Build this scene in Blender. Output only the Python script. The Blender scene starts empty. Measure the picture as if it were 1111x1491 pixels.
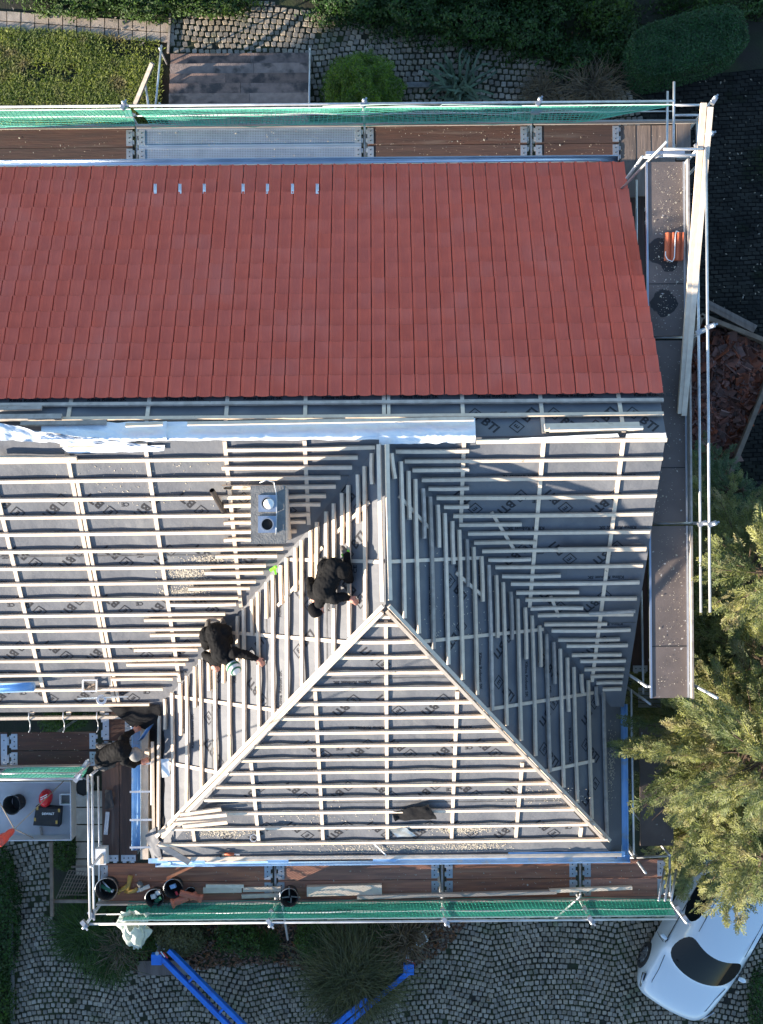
import bpy, bmesh, math, random
from mathutils import Vector, Matrix, noise
R = random.Random(7)
rad = math.radians
# ------------------------------------------------------------------ camera, sky, sun, exposure
CAMZ, FPX, CU, CV, ROLL = 27.4, 1700.0, 555.5, 745.5, rad(0.5)
scene = bpy.context.scene
col = scene.collection
cam = bpy.data.cameras.new('camera'); cam_o = bpy.data.objects.new('camera', cam); col.objects.link(cam_o)
cam.sensor_fit = 'VERTICAL'; cam.sensor_height = 36.0; cam.lens = 36.0 * FPX / 1491.0
cam.clip_start = 0.1; cam.clip_end = 3000
cam_o.location = (0, 0, CAMZ); cam_o.rotation_euler = (0, 0, -ROLL)
scene.camera = cam_o
SUN = Vector((-0.905, -0.405, 0.190)).normalized()          # towards the sun: low, from the west-south-west
EL = math.asin(SUN.z); AZ = math.atan2(SUN.x, SUN.y)
world = bpy.data.worlds.new('World'); scene.world = world; world.use_nodes = True
wn = world.node_tree.nodes; wl = world.node_tree.links
bg = wn['Background']; sky = wn.new('ShaderNodeTexSky'); sky.sky_type = 'NISHITA'; sky.sun_disc = False
sky.sun_elevation = rad(14); sky.sun_rotation = AZ; sky.air_density = 1.0; sky.dust_density = 0.3; sky.ozone_density = 2.6
wl.new(sky.outputs[0], bg.inputs[0]); bg.inputs[1].default_value = 0.115
sl = bpy.data.lights.new('sun', 'SUN'); sl.energy = 5.0; sl.angle = rad(0.5); sl.color = (1.0, 0.87, 0.72)
so = bpy.data.objects.new('sun', sl); col.objects.link(so)
so.rotation_euler = SUN.to_track_quat('Z', 'Y').to_euler(); so.location = SUN * 60
scene.view_settings.view_transform = 'Standard'; scene.view_settings.look = 'None'
scene.view_settings.gamma = 1.0; scene.view_settings.use_curve_mapping = False
scene.view_settings.exposure = 1.75
scene.cycles.use_denoising = True

# ------------------------------------------------------------------ helpers
def P(u, v, z):
    """point of the place that lies at height z, measured on the photograph"""
    D = CAMZ - z; a = (u - CU) * D / FPX; b = -(v - CV) * D / FPX
    return Vector((a * math.cos(ROLL) + b * math.sin(ROLL), -a * math.sin(ROLL) + b * math.cos(ROLL), z))
def PP(u, v, zf, h=0.0):
    z = 8.5
    for _ in range(25):
        p = P(u, v, z); z = zf(p.x, p.y) + h
    return P(u, v, z)
ZE, ZR = 7.16, 10.30
RX, RY, VX = 0.05, 1.10, 4.18           # wing ridge x, main ridge y, verge x
NE, SE, HE = 6.04, -3.40, -5.95         # north, south, hip eaves
WE, EE, EX, AY = -3.90, 3.93, 4.15, -1.35         # wing eaves, hip apex y
kS = (ZR-ZE)/(RY-SE); kN = (ZR-ZE)/(NE-RY); kW = (ZR-ZE)/(RX-WE); kE = (ZR-ZE)/(EE-RX); kH = (ZR-ZE)/(AY-HE)
zS = lambda x, y: ZR - kS*(RY-y)
zN = lambda x, y: ZR - kN*(y-RY)
zW = lambda x, y: ZR + kW*(x-RX)
zEa = lambda x, y: ZR - kE*(x-RX)
zH = lambda x, y: ZR + kH*(y-AY)
nS = Vector((0, -kS, 1)).normalized(); nN = Vector((0, kN, 1)).normalized(); nW = Vector((-kW, 0, 1)).normalized()
nE = Vector((kE, 0, 1)).normalized(); nH = Vector((0, -kH, 1)).normalized()

def origin_of(o):
    v = Vector((0, 0, 0))
    while o is not None:
        v += o.location; o = o.parent
    return v
def tag(o, label=None, cat=None, group=None, kind=None):
    if label: o['label'] = label
    if cat: o['category'] = cat
    if group: o['group'] = group
    if kind: o['kind'] = kind
    return o
def empty(name, loc, label=None, cat=None, group=None, kind=None):
    o = bpy.data.objects.new(name, None); col.objects.link(o); o.location = loc; o.empty_display_size = .1
    return tag(o, label, cat, group, kind)
class MB:
    def __init__(s): s.v = []; s.f = []; s.m = []
    def add(s, vs, fs, mi=0):
        n = len(s.v); s.v += [tuple(p) for p in vs]; s.f += [tuple(i+n for i in f) for f in fs]; s.m += [mi]*len(fs); return s
    def bar(s, A, B, w, t, up=Vector((0,0,1)), mi=0, bow=0):
        A = Vector(A); B = Vector(B); d = (B-A).normalized(); side = d.cross(up).normalized(); up = side.cross(d).normalized()
        pts = []
        st = [0, 1] if not bow else [0, .33, .66, 1]
        for k in st:
            c = A.lerp(B, k) + side*(bow*math.sin(math.pi*k))
            for a, b in ((-1,-1),(1,-1),(1,1),(-1,1)): pts.append(c + side*(a*w/2) + up*(b*t/2))
        fs = [(3,2,1,0)]
        for i in range(len(st)-1):
            o = 4*i
            for j in range(4): fs.append((o+j, o+(j+1)%4, o+4+(j+1)%4, o+4+j))
        o = 4*(len(st)-1); fs.append((o, o+1, o+2, o+3))
        return s.add(pts, fs, mi)
    def box(s, x0, x1, y0, y1, z0, z1, mi=0):
        vs = [(x0,y0,z0),(x1,y0,z0),(x1,y1,z0),(x0,y1,z0),(x0,y0,z1),(x1,y0,z1),(x1,y1,z1),(x0,y1,z1)]
        return s.add(vs, [(3,2,1,0),(4,5,6,7),(0,1,5,4),(1,2,6,5),(2,3,7,6),(3,0,4,7)], mi)
    def tube(s, pts, r, n=8, mi=0, r2=None, cap=True):
        pts = [Vector(p) for p in pts]; vs = []; fs = []; m = len(pts)
        ref = None
        for i, p in enumerate(pts):
            d = (pts[min(i+1, m-1)] - pts[max(i-1, 0)]).normalized()
            a = d.orthogonal().normalized() if ref is None else (ref - d*ref.dot(d)).normalized()
            ref = a; b = d.cross(a); rr = r if r2 is None else r + (r2-r)*i/(m-1)
            for k in range(n):
                t = 2*math.pi*k/n; vs.append(p + a*(rr*math.cos(t)) + b*(rr*math.sin(t)))
        for i in range(m-1):
            for k in range(n): fs.append((i*n+k, i*n+(k+1)%n, (i+1)*n+(k+1)%n, (i+1)*n+k))
        if cap: fs.append(tuple(reversed(range(n)))); fs.append(tuple((m-1)*n+k for k in range(n)))
        return s.add(vs, fs, mi)
    def lathe(s, c, prof, n=20, mi=0, ax=Vector((0,0,1)), sx=1, sy=1, close=False):
        c = Vector(c); ax = Vector(ax).normalized(); a = ax.orthogonal().normalized() if abs(ax.z) < .99 else Vector((1,0,0)); b = ax.cross(a)
        vs = []; fs = []
        for r, h in prof:
            for k in range(n):
                t = 2*math.pi*k/n; vs.append(c + a*(r*sx*math.cos(t)) + b*(r*sy*math.sin(t)) + ax*h)
        m = len(prof)
        for i in range(m-1):
            for k in range(n): fs.append((i*n+k, i*n+(k+1)%n, (i+1)*n+(k+1)%n, (i+1)*n+k))
        if close: fs.append(tuple((m-1)*n+k for k in range(n)))
        return s.add(vs, fs, mi)
    def prism(s, poly, z0, z1, mi=0):
        n = len(poly); vs = [(p[0],p[1],z0) for p in poly] + [(p[0],p[1],z1) for p in poly]
        fs = [tuple(reversed(range(n))), tuple(range(n, 2*n))] + [(i,(i+1)%n,n+(i+1)%n,n+i) for i in range(n)]
        return s.add(vs, fs, mi)
    def build(s, name, mat, parent=None, smooth=False, label=None, cat=None, group=None, kind=None):
        if parent is not None: org = origin_of(parent)
        else:
            xs = [p[0] for p in s.v]; ys = [p[1] for p in s.v]; zs = [p[2] for p in s.v]
            org = Vector(((min(xs)+max(xs))/2, (min(ys)+max(ys))/2, min(zs)))
        me = bpy.data.meshes.new(name); me.from_pydata([(p[0]-org.x, p[1]-org.y, p[2]-org.z) for p in s.v], [], s.f)
        for mm in (mat if isinstance(mat, (list, tuple)) else [mat]): me.materials.append(mm)
        if any(s.m): me.polygons.foreach_set('material_index', s.m)
        if smooth: me.polygons.foreach_set('use_smooth', [True]*len(s.f))
        me.update()
        o = bpy.data.objects.new(name, me); col.objects.link(o)
        if parent is not None: o.parent = parent
        else: o.location = org
        return tag(o, label, cat, group, kind)
def bar(name, A, B, w, t, mat, parent=None, up=Vector((0,0,1)), bow=0, **k):
    return MB().bar(A, B, w, t, up, 0, bow).build(name, mat, parent, **k)
def tube(name, pts, r, mat, parent=None, n=10, **k):
    return MB().tube(pts, r, n).build(name, mat, parent, smooth=True, **k)

# ------------------------------------------------------------------ materials
def mk(name, c1, c2=None, scale=4.0, rough=0.6, metal=0.0, bump=0.0, bscale=30.0, rnd=0.0, stretch=(1,1,1), spec=0.5,
       island=False, coat=0.0, lo=0.35, hi=0.65, c3=None, s3=1.0, t3=(0.55, 0.7), trans=0.0, detail=5):
    m = bpy.data.materials.new(name); m.use_nodes = True; nt = m.node_tree; N = nt.nodes; L = nt.links
    b = N['Principled BSDF']; b.inputs['Roughness'].default_value = rough; b.inputs['Metallic'].default_value = metal
    b.inputs['Specular IOR Level'].default_value = spec
    if coat: b.inputs['Coat Weight'].default_value = coat; b.inputs['Coat Roughness'].default_value = 0.04
    geo = N.new('ShaderNodeNewGeometry'); mp = N.new('ShaderNodeMapping'); mp.inputs['Scale'].default_value = stretch
    L.new(geo.outputs['Position'], mp.inputs['Vector'])
    def noi(sc, det=detail):
        n = N.new('ShaderNodeTexNoise'); n.inputs['Scale'].default_value = sc; n.inputs['Detail'].default_value = det
        L.new(mp.outputs[0], n.inputs['Vector']); return n
    def ramp(src, a, bb):
        r = N.new('ShaderNodeMapRange'); r.inputs[1].default_value = a; r.inputs[2].default_value = bb; r.clamp = True
        L.new(src, r.inputs[0]); return r.outputs[0]
    out = None
    if c2 is not None:
        mx = N.new('ShaderNodeMix'); mx.data_type = 'RGBA'; L.new(ramp(noi(scale).outputs[0], lo, hi), mx.inputs['Factor'])
        mx.inputs['A'].default_value = (*c1, 1); mx.inputs['B'].default_value = (*c2, 1); out = mx.outputs['Result']
    if c3 is not None:
        mx = N.new('ShaderNodeMix'); mx.data_type = 'RGBA'; L.new(ramp(noi(s3).outputs[0], *t3), mx.inputs['Factor'])
        if out is None: mx.inputs['A'].default_value = (*c1, 1)
        else: L.new(out, mx.inputs['A'])
        mx.inputs['B'].default_value = (*c3, 1); out = mx.outputs['Result']
    if rnd:
        hs = N.new('ShaderNodeHueSaturation')
        if out is None: hs.inputs['Color'].default_value = (*c1, 1)
        else: L.new(out, hs.inputs['Color'])
        src = geo.outputs['Random Per Island'] if island else N.new('ShaderNodeObjectInfo').outputs['Random']
        r = N.new('ShaderNodeMapRange'); r.inputs[3].default_value = 1-rnd; r.inputs[4].default_value = 1+rnd; L.new(src, r.inputs[0])
        L.new(r.outputs[0], hs.inputs['Value'])
        q = N.new('ShaderNodeMath'); q.operation = 'MULTIPLY'; q.inputs[1].default_value = 7.31; L.new(src, q.inputs[0])
        q2 = N.new('ShaderNodeMath'); q2.operation = 'FRACT'; L.new(q.outputs[0], q2.inputs[0])
        r2 = N.new('ShaderNodeMapRange'); r2.inputs[3].default_value = 1-rnd*.6; r2.inputs[4].default_value = 1+rnd*.6; L.new(q2.outputs[0], r2.inputs[0])
        L.new(r2.outputs[0], hs.inputs['Saturation'])
        out = hs.outputs[0]
    if out is None: b.inputs['Base Color'].default_value = (*c1, 1)
    else: L.new(out, b.inputs['Base Color'])
    if bump:
        bp = N.new('ShaderNodeBump'); bp.inputs['Strength'].default_value = bump; bp.inputs['Distance'].default_value = 0.02
        L.new(noi(bscale, 4).outputs[0], bp.inputs['Height']); L.new(bp.outputs[0], b.inputs['Normal'])
    if trans:
        tr = N.new('ShaderNodeBsdfTranslucent'); ms = N.new('ShaderNodeMixShader'); ms.inputs[0].default_value = trans
        if out is None: tr.inputs[0].default_value = (*c1, 1)
        else: L.new(out, tr.inputs[0])
        L.new(b.outputs[0], ms.inputs[1]); L.new(tr.outputs[0], ms.inputs[2]); L.new(ms.outputs[0], N['Material Output'].inputs[0])
    return m
M = {}
M['tile'] = mk('red_roof_tile', (.74,.138,.084), (.65,.118,.074), 3.0, rough=.5, rnd=.022, c3=(.72,.165,.112), s3=1.1, t3=(.52,.75), bump=.25, bscale=60, spec=.2)
M['tile_i'] = mk('red_roof_tile_field', (.74,.138,.084), (.65,.118,.074), 3.0, rough=.5, rnd=.022, c3=(.72,.165,.112), s3=1.1, t3=(.52,.75), bump=.25, bscale=60, island=True, spec=.2)
M['batten'] = mk('fresh_spruce_wood', (.76,.63,.485), (.66,.535,.41), 9.0, rough=.75, rnd=.13, bump=.12, bscale=50, c3=(.34,.25,.18), s3=13.0, t3=(.70,.76))
M['batten_grey'] = mk('rain_greyed_wood', (.46,.41,.36), (.34,.30,.26), 9.0, rough=.8, rnd=.2, bump=.12, bscale=50, c3=(.2,.16,.13), s3=13.0, t3=(.68,.76))
M['underlay'] = mk('grey_roof_membrane', (.162,.167,.178), (.136,.140,.150), 1.4, rough=.6, bump=.7, bscale=5.5, spec=.12, c3=(.185,.187,.19), s3=2.2, t3=(.55,.72))
M['print'] = mk('dark_membrane_print', (.042,.042,.046), rough=.7, spec=.1)
M['lapseam'] = mk('membrane_lap_edge', (.085,.085,.088), (.13,.13,.13), 7, rough=.7, spec=.1)
M['film'] = mk('white_plastic_film', (.80,.83,.86), (.74,.78,.82), 3, rough=.22, bump=.6, bscale=7, spec=.6)
M['zinc'] = mk('galvanised_steel', (.52,.54,.56), (.42,.44,.46), 8, rough=.38, metal=.75, rnd=.08, bump=.05)
M['tubesteel'] = mk('scaffold_tube_steel', (.60,.61,.62), (.45,.46,.47), 5, rough=.42, metal=.55, rnd=.08)
M['hook'] = mk('bright_zinc_hook', (.80,.82,.85), (.7,.72,.75), 9, rough=.5, metal=.2)
M['gutter'] = mk('zinc_gutter', (.60,.66,.74), (.50,.56,.64), 2, rough=.28, metal=.8)
M['bluefilm_sky'] = mk('blue_film_sky_sheen', (.26,.48,.78), (.38,.60,.85), 3, rough=.25, spec=.6, bump=.25, bscale=9, c3=(.42,.50,.58), s3=5, t3=(.58,.7))  # blue of the film, and sky reflection painted on the east gutter
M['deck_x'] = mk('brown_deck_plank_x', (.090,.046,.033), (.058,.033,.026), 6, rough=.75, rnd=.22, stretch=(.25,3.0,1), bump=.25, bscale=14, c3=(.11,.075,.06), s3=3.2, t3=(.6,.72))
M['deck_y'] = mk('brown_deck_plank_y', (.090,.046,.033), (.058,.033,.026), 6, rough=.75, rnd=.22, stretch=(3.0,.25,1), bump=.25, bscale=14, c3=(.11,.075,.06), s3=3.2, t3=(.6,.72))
M['deck_s'] = mk('sun_tinted_deck_plank', (.44,.18,.10), (.26,.115,.075), 6, rough=.75, rnd=.22, stretch=(.25,3.0,1), bump=.25, bscale=14, c3=(.42,.21,.13), s3=3.2, t3=(.6,.72))  # brown planks made brighter and warmer: sunlight put into the colour
M['oldboard'] = mk('old_grey_board', (.22,.17,.14), (.15,.115,.095), 5, rough=.85, rnd=.2, stretch=(2.5,.3,1), bump=.25, bscale=14)
M['toeboard'] = mk('weathered_toe_board', (.40,.36,.32), (.28,.24,.21), 5, rough=.8, rnd=.15, stretch=(.3,2,2))
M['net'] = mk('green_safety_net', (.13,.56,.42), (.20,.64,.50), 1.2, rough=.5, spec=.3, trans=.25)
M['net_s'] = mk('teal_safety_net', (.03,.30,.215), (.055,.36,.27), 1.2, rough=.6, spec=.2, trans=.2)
M['netpale'] = mk('pale_net_cord', (.55,.72,.62), rough=.6)
M['concrete'] = mk('grey_concrete', (.22,.215,.20), (.15,.147,.14), 11, rough=.9, bump=.4, bscale=40)
M['plaster'] = mk('pale_wall_plaster', (.55,.52,.46), (.50,.47,.42), 3, rough=.9, bump=.2, bscale=60)
M['black'] = mk('black_plastic', (.012,.012,.013), rough=.5)
M['blackfilm'] = mk('matt_black_membrane', (.012,.012,.013), (.02,.02,.021), 6, rough=.9, spec=.08, bump=.4, bscale=14)
M['dark'] = mk('dark_interior', (.02,.018,.016), rough=.9)
M['white'] = mk('white_plastic', (.78,.78,.77), rough=.4)
M['rubber'] = mk('black_rubber', (.018,.018,.019), (.03,.03,.03), 12, rough=.8)
M['stone'] = mk('granite_cobble', (.30,.255,.195), (.20,.172,.132), 9, rough=.8, rnd=.3, bump=.4, bscale=25, c3=(.10,.115,.06), s3=1.1, t3=(.58,.72))
M['stone_i'] = mk('granite_cobble_field', (.30,.255,.195), (.20,.172,.132), 9, rough=.8, rnd=.3, island=True, bump=.4, bscale=25, c3=(.10,.115,.06), s3=1.1, t3=(.58,.72))
M['soil'] = mk('dark_soil', (.030,.025,.018), (.022,.026,.012), 2.5, rough=.95, bump=.5, bscale=18, c3=(.035,.045,.015), s3=.7, t3=(.5,.65))
M['joint'] = mk('mossy_joint_soil', (.022,.019,.014), (.03,.042,.012), 1.2, rough=.95, bump=.5, bscale=25)
M['wetpave'] = mk('dark_wet_pavers', (.034,.033,.028), (.015,.0155,.0145), 1.6, c3=(.02,.026,.012), s3=.8, spec=.12, rough=.9, rnd=.25, island=True, bump=.3, bscale=30)
M['asphalt'] = mk('dark_joint', (.011,.011,.011), spec=.1, rough=.9)
M['slab'] = mk('concrete_path_slab', (.42,.345,.27), (.32,.26,.205), 5, rough=.9, rnd=.15, bump=.3, bscale=40, c3=(.14,.13,.08), s3=2, t3=(.58,.75))
M['step'] = mk('worn_stone_step', (.26,.175,.14), (.165,.115,.095), 6, rough=.9, rnd=.28, bump=.35, bscale=30, c3=(.075,.06,.055), s3=3, t3=(.5,.62))
M['step2'] = mk('pale_stone_step', (.36,.265,.22), (.25,.185,.155), 6, rough=.9, rnd=.2, bump=.35, bscale=30, c3=(.10,.08,.07), s3=3.5, t3=(.52,.66))
M['grass'] = mk('lawn_grass', (.26,.30,.065), (.14,.19,.04), 2.0, rough=.7, rnd=.35, island=True, trans=.35, c3=(.26,.20,.10), s3=1.1, t3=(.54,.68))
M['leaf_dark'] = mk('dark_evergreen_leaf', (.045,.090,.025), (.026,.058,.017), 2.2, rough=.45, rnd=.4, island=True, trans=.2, spec=.18)
M['leaf_mid'] = mk('mid_green_leaf', (.060,.105,.025), (.04,.075,.02), 2.2, rough=.5, rnd=.4, island=True, trans=.25, spec=.18)
M['leaf_dome'] = mk('dwarf_conifer_leaf', (.115,.185,.028), (.06,.12,.02), 3.2, rough=.6, rnd=.35, island=True, trans=.2, spec=.18)
M['leaf_hedge'] = mk('clipped_hedge_leaf', (.035,.085,.030), (.022,.058,.020), 2, rough=.5, rnd=.4, island=True, trans=.15, spec=.18)
M['leaf_dry'] = mk('dry_twig', (.16,.115,.065), (.10,.075,.045), 3, rough=.9, rnd=.35, island=True)
M['leaf_olive'] = mk('olive_dry_grass', (.12,.115,.045), (.075,.082,.03), 2, rough=.8, rnd=.35, island=True, trans=.2)
M['leaf_yucca'] = mk('yucca_blade', (.055,.09,.055), (.10,.135,.085), 3, spec=.2, rough=.55, rnd=.25, island=True)
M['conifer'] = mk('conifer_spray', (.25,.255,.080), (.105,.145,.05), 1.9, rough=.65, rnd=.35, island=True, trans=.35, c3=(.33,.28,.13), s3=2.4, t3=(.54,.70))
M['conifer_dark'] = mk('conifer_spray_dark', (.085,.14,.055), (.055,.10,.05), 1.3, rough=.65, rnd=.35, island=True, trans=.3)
M['bark'] = mk('brown_bark', (.11,.075,.05), (.06,.042,.03), 8, rough=.95, bump=.6, bscale=25)
M['litter'] = mk('dead_leaf', (.15,.075,.04), (.09,.05,.03), 5, rough=.85, rnd=.5, island=True)
M['speck'] = mk('pale_fallen_leaf', (.22,.19,.15), rough=.9, rnd=.4, island=True)
M['sawdust'] = mk('sawdust_flake', (.52,.46,.36), rough=.95, rnd=.25, island=True)
M['shard'] = mk('broken_clay_tile', (.22,.082,.055), (.12,.06,.047), 4, rough=.9, rnd=.5, island=True, bump=.2)
M['orange'] = mk('orange_clay', (.55,.13,.05), (.46,.10,.04), 5, rough=.6)
M['terracotta'] = mk('terracotta_pipe', (.42,.13,.075), (.36,.11,.065), 5, rough=.55)
M['carpaint'] = mk('white_car_paint', (.66,.72,.76), rough=.28, coat=1.0, spec=.5)
M['carglass'] = mk('tinted_car_glass', (.008,.011,.012), rough=.03, spec=.16)
M['rim'] = mk('alloy_rim', (.42,.43,.45), rough=.3, metal=.9)
M['cloth'] = mk('black_work_jacket', (.0065,.0065,.007), (.012,.012,.0125), 6, spec=.12, rough=.85, bump=.5, bscale=16)
M['trouser'] = mk('charcoal_work_trousers', (.006,.006,.0065), (.010,.010,.0105), 6, spec=.12, rough=.9, bump=.5, bscale=18)
M['trouser_g'] = mk('grey_work_trousers', (.085,.08,.075), (.065,.06,.056), 6, rough=.9, bump=.5, bscale=18)
M['skin'] = mk('skin', (.52,.26,.19), (.48,.22,.16), 9, rough=.5)
M['shoe'] = mk('dusty_work_shoe', (.13,.115,.10), (.06,.055,.05), 12, rough=.85)
M['hatgreen'] = mk('green_wool', (.03,.14,.08), rough=.95); M['hatwhite'] = mk('white_wool', (.72,.74,.72), rough=.95)
M['hatblack'] = mk('black_wool', (.006,.006,.007), (.010,.010,.011), 30, spec=.1, rough=.95, bump=.3, bscale=80)
M['hatgrey'] = mk('grey_cap', (.24,.235,.22), (.18,.175,.165), 20, rough=.9)
M['blue'] = mk('blue_lacquered_steel', (.010,.13,.56), (.018,.19,.68), 5, rough=.35, coat=.3, c3=(.05,.08,.16), s3=9, t3=(.66,.74))
M['red'] = mk('red_plastic', (.62,.015,.02), rough=.3, spec=.5)
M['redpaint'] = mk('red_painted_hook', (.62,.05,.03), (.45,.06,.04), 10, rough=.5)
M['tray'] = mk('pale_grey_tray', (.52,.52,.54), (.44,.44,.46), 3, rough=.6, bump=.1)
M['rope'] = mk('sling_rope', (.30,.24,.18), rough=.9)
M['lime'] = mk('lime_green_plastic', (.25,.85,.04), rough=.4)
M['yellow'] = mk('yellow_leather', (.55,.33,.06), (.42,.27,.08), 12, rough=.8)
M['bag'] = mk('translucent_rubble_sack', (.62,.68,.62), (.55,.61,.56), 4, rough=.4, bump=.6, bscale=14, trans=.3)
M['brownframe'] = mk('brown_lattice_wood', (.20,.15,.11), (.14,.10,.075), 6, rough=.85, rnd=.15)
M['pipe'] = mk('brown_vent_pipe', (.035,.028,.025), rough=.5)
M['glass'] = mk('window_glass', (.03,.04,.05), rough=.05, spec=.8)

# plywood of the raised gable deck: dark wet patches and pale splashes of its own
def ply():
    m = mk('phenolic_plywood', (.170,.135,.118), (.135,.108,.095), 3.0, rough=.6, bump=.06, bscale=40)
    nt = m.node_tree; N = nt.nodes; L = nt.links; b = N['Principled BSDF']
    src = b.inputs['Base Color'].links[0].from_socket; geo = N.new('ShaderNodeNewGeometry')
    nz = N.new('ShaderNodeTexNoise'); nz.inputs['Scale'].default_value = 6; L.new(geo.outputs['Position'], nz.inputs['Vector'])
    for (u, v, r) in ((967,441,.21),(962,366,.22),(975,383,.15)):
        c = P(u, v, 8.82); d = N.new('ShaderNodeVectorMath'); d.operation = 'DISTANCE'; d.inputs[1].default_value = c
        L.new(geo.outputs['Position'], d.inputs[0])
        a = N.new('ShaderNodeMath'); a.operation = 'MULTIPLY_ADD'; a.inputs[1].default_value = .16; L.new(nz.outputs[0], a.inputs[0]); L.new(d.outputs['Value'], a.inputs[2])
        r_ = N.new('ShaderNodeMapRange'); r_.inputs[1].default_value = r+.085; r_.inputs[2].default_value = r+.07; L.new(a.outputs[0], r_.inputs[0])
        mx = N.new('ShaderNodeMix'); mx.data_type = 'RGBA'; L.new(r_.outputs[0], mx.inputs['Factor']); L.new(src, mx.inputs['A']); mx.inputs['B'].default_value = (.018,.017,.018,1)
        src = mx.outputs['Result']
    n2 = N.new('ShaderNodeTexNoise'); n2.inputs['Scale'].default_value = 11; n2.inputs['Detail'].default_value = 3
    L.new(geo.outputs['Position'], n2.inputs['Vector'])
    r2 = N.new('ShaderNodeMapRange'); r2.inputs[1].default_value = .70; r2.inputs[2].default_value = .735; L.new(n2.outputs[0], r2.inputs[0])
    mx = N.new('ShaderNodeMix'); mx.data_type = 'RGBA'; L.new(r2.outputs[0], mx.inputs['Factor']); L.new(src, mx.inputs['A']); mx.inputs['B'].default_value = (.5,.48,.45,1)
    L.new(mx.outputs['Result'], b.inputs['Base Color']); return m
M['ply'] = ply()
# perforated aluminium plank (holes far below a pixel)
def perf():
    m = mk('perforated_aluminium', (.40,.47,.56), (.33,.39,.47), 4, rough=.42, metal=.7)
    nt = m.node_tree; N = nt.nodes; L = nt.links; b = N['Principled BSDF']; src = b.inputs['Base Color'].links[0].from_socket
    geo = N.new('ShaderNodeNewGeometry'); vo = N.new('ShaderNodeTexVoronoi'); vo.inputs['Scale'].default_value = 34; vo.inputs['Randomness'].default_value = 0
    L.new(geo.outputs['Position'], vo.inputs['Vector'])
    r = N.new('ShaderNodeMapRange'); r.inputs[1].default_value = .30; r.inputs[2].default_value = .36; L.new(vo.outputs['Distance'], r.inputs[0])
    mx = N.new('ShaderNodeMix'); mx.data_type = 'RGBA'; L.new(r.outputs[0], mx.inputs['Factor']); mx.inputs['A'].default_value = (.16,.17,.18,1); L.new(src, mx.inputs['B'])
    L.new(mx.outputs['Result'], b.inputs['Base Color']); return m
M['perf'] = perf()

# ------------------------------------------------------------------ ground
def poly_px(pts, z): return [P(u, v, z) for u, v in pts]
MB().add([(-400,-400,0),(400,-400,0),(400,400,0),(-400,400,0)], [(0,1,2,3)]).build('ground', M['soil'], kind='structure')
def sheet(name, pts, z, mat, parent=None, kind='structure'):
    vs = poly_px(pts, z); return MB().add(vs, [tuple(reversed(range(len(vs))))]).build(name, mat, parent, kind=kind)
def inside(p, poly):
    c = False; n = len(poly); j = n-1
    for i in range(n):
        xi, yi = poly[i][0], poly[i][1]; xj, yj = poly[j][0], poly[j][1]
        if (yi > p[1]) != (yj > p[1]) and p[0] < (xj-xi)*(p[1]-yi)/(yj-yi)+xi: c = not c
        j = i
    return c
# stones: an irregular squarish top with a chamfer
def stone(c, s, rot, h, rr):
    vs = []; q = []
    for k, (a, b) in enumerate(((-1,-1),(1,-1),(1,1),(-1,1))):
        q.append((a*s*.5*rr.uniform(.84,1.06), b*s*.5*rr.uniform(.84,1.06)))
    # eight-cornered outline (cut corners)
    ring = []
    for k in range(4):
        x, y = q[k]; xp, yp = q[k-1]; xn, yn = q[(k+1)%4]; cu = rr.uniform(.06,.18)
        ring.append((x+(xp-x)*cu, y+(yp-y)*cu)); ring.append((x+(xn-x)*cu, y+(yn-y)*cu))
    cr, sr = math.cos(rot), math.sin(rot); tx, ty = rr.uniform(-.08,.08), rr.uniform(-.08,.08)
    for lv, (f, z) in enumerate(((1.0,-.03),(1.0,h-.018),(.86,h))):
        for x, y in ring:
            X, Y = x*f, y*f; vs.append((c[0]+X*cr-Y*sr, c[1]+X*sr+Y*cr, z + (X*tx+Y*ty if lv else 0)))
    fs = []
    for lv in (0,1):
        for k in range(8): fs.append((lv*8+k, lv*8+(k+1)%8, lv*8+8+(k+1)%8, lv*8+8+k))
    fs.append(tuple(range(16,24)))
    return vs, fs
def paving(name, outline, parent, pitch, warp, z0, n_single, seed, focus, skip=()):
    rr = random.Random(seed); pl = poly_px(outline, 0); x0 = min(p.x for p in pl); x1 = max(p.x for p in pl); y0 = min(p.y for p in pl); y1 = max(p.y for p in pl)
    items = []
    for j in range(int((y0-1)/pitch), int((y1+1)/pitch)+1):
        for i in range(int((x0-1)/pitch), int((x1+1)/pitch)+1):
            x = (i + .5*(j % 2))*pitch; y = j*pitch*.97
            wx, wy, wr = warp(x, y); X = x+wx+rr.uniform(-.010,.010)+.05*noise.noise((x*1.1,y*1.1,7.7)); Y = y+wy+rr.uniform(-.010,.010)+.06*noise.noise((x*1.1,y*1.1,2.2))
            if inside((X, Y), pl) and not any(inside((X, Y), s) for s in skip) and rr.random() > .012: items.append((X, Y, wr+rr.uniform(-.13,.13)))
    f = P(*focus, 0); items.sort(key=lambda t: (t[0]-f.x)**2+(t[1]-f.y)**2)
    rest = MB()
    for k, (X, Y, r) in enumerate(items):
        vs, fs = stone((X, Y), pitch*rr.uniform(.78,.92), r, z0+rr.uniform(.018,.034), rr)
        if k < n_single: MB().add(vs, fs).build('cobble', M['stone'], parent)
        else: rest.add(vs, fs)
    if rest.v: rest.build('cobble_field', M['stone_i'], parent, kind='stuff')
def arcs(period, amp, ph=0.0):
    def w(x, y):
        t = 2*math.pi*(x+ph)/period
        return (.03*math.sin(y*3.1), amp*abs(math.sin(t/2)) + .05*noise.noise((x*.5,y*.5,3.0)), .5*amp*math.pi/period*math.cos(t/2)*(1 if math.sin(t/2) > 0 else -1))
    return w
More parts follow.
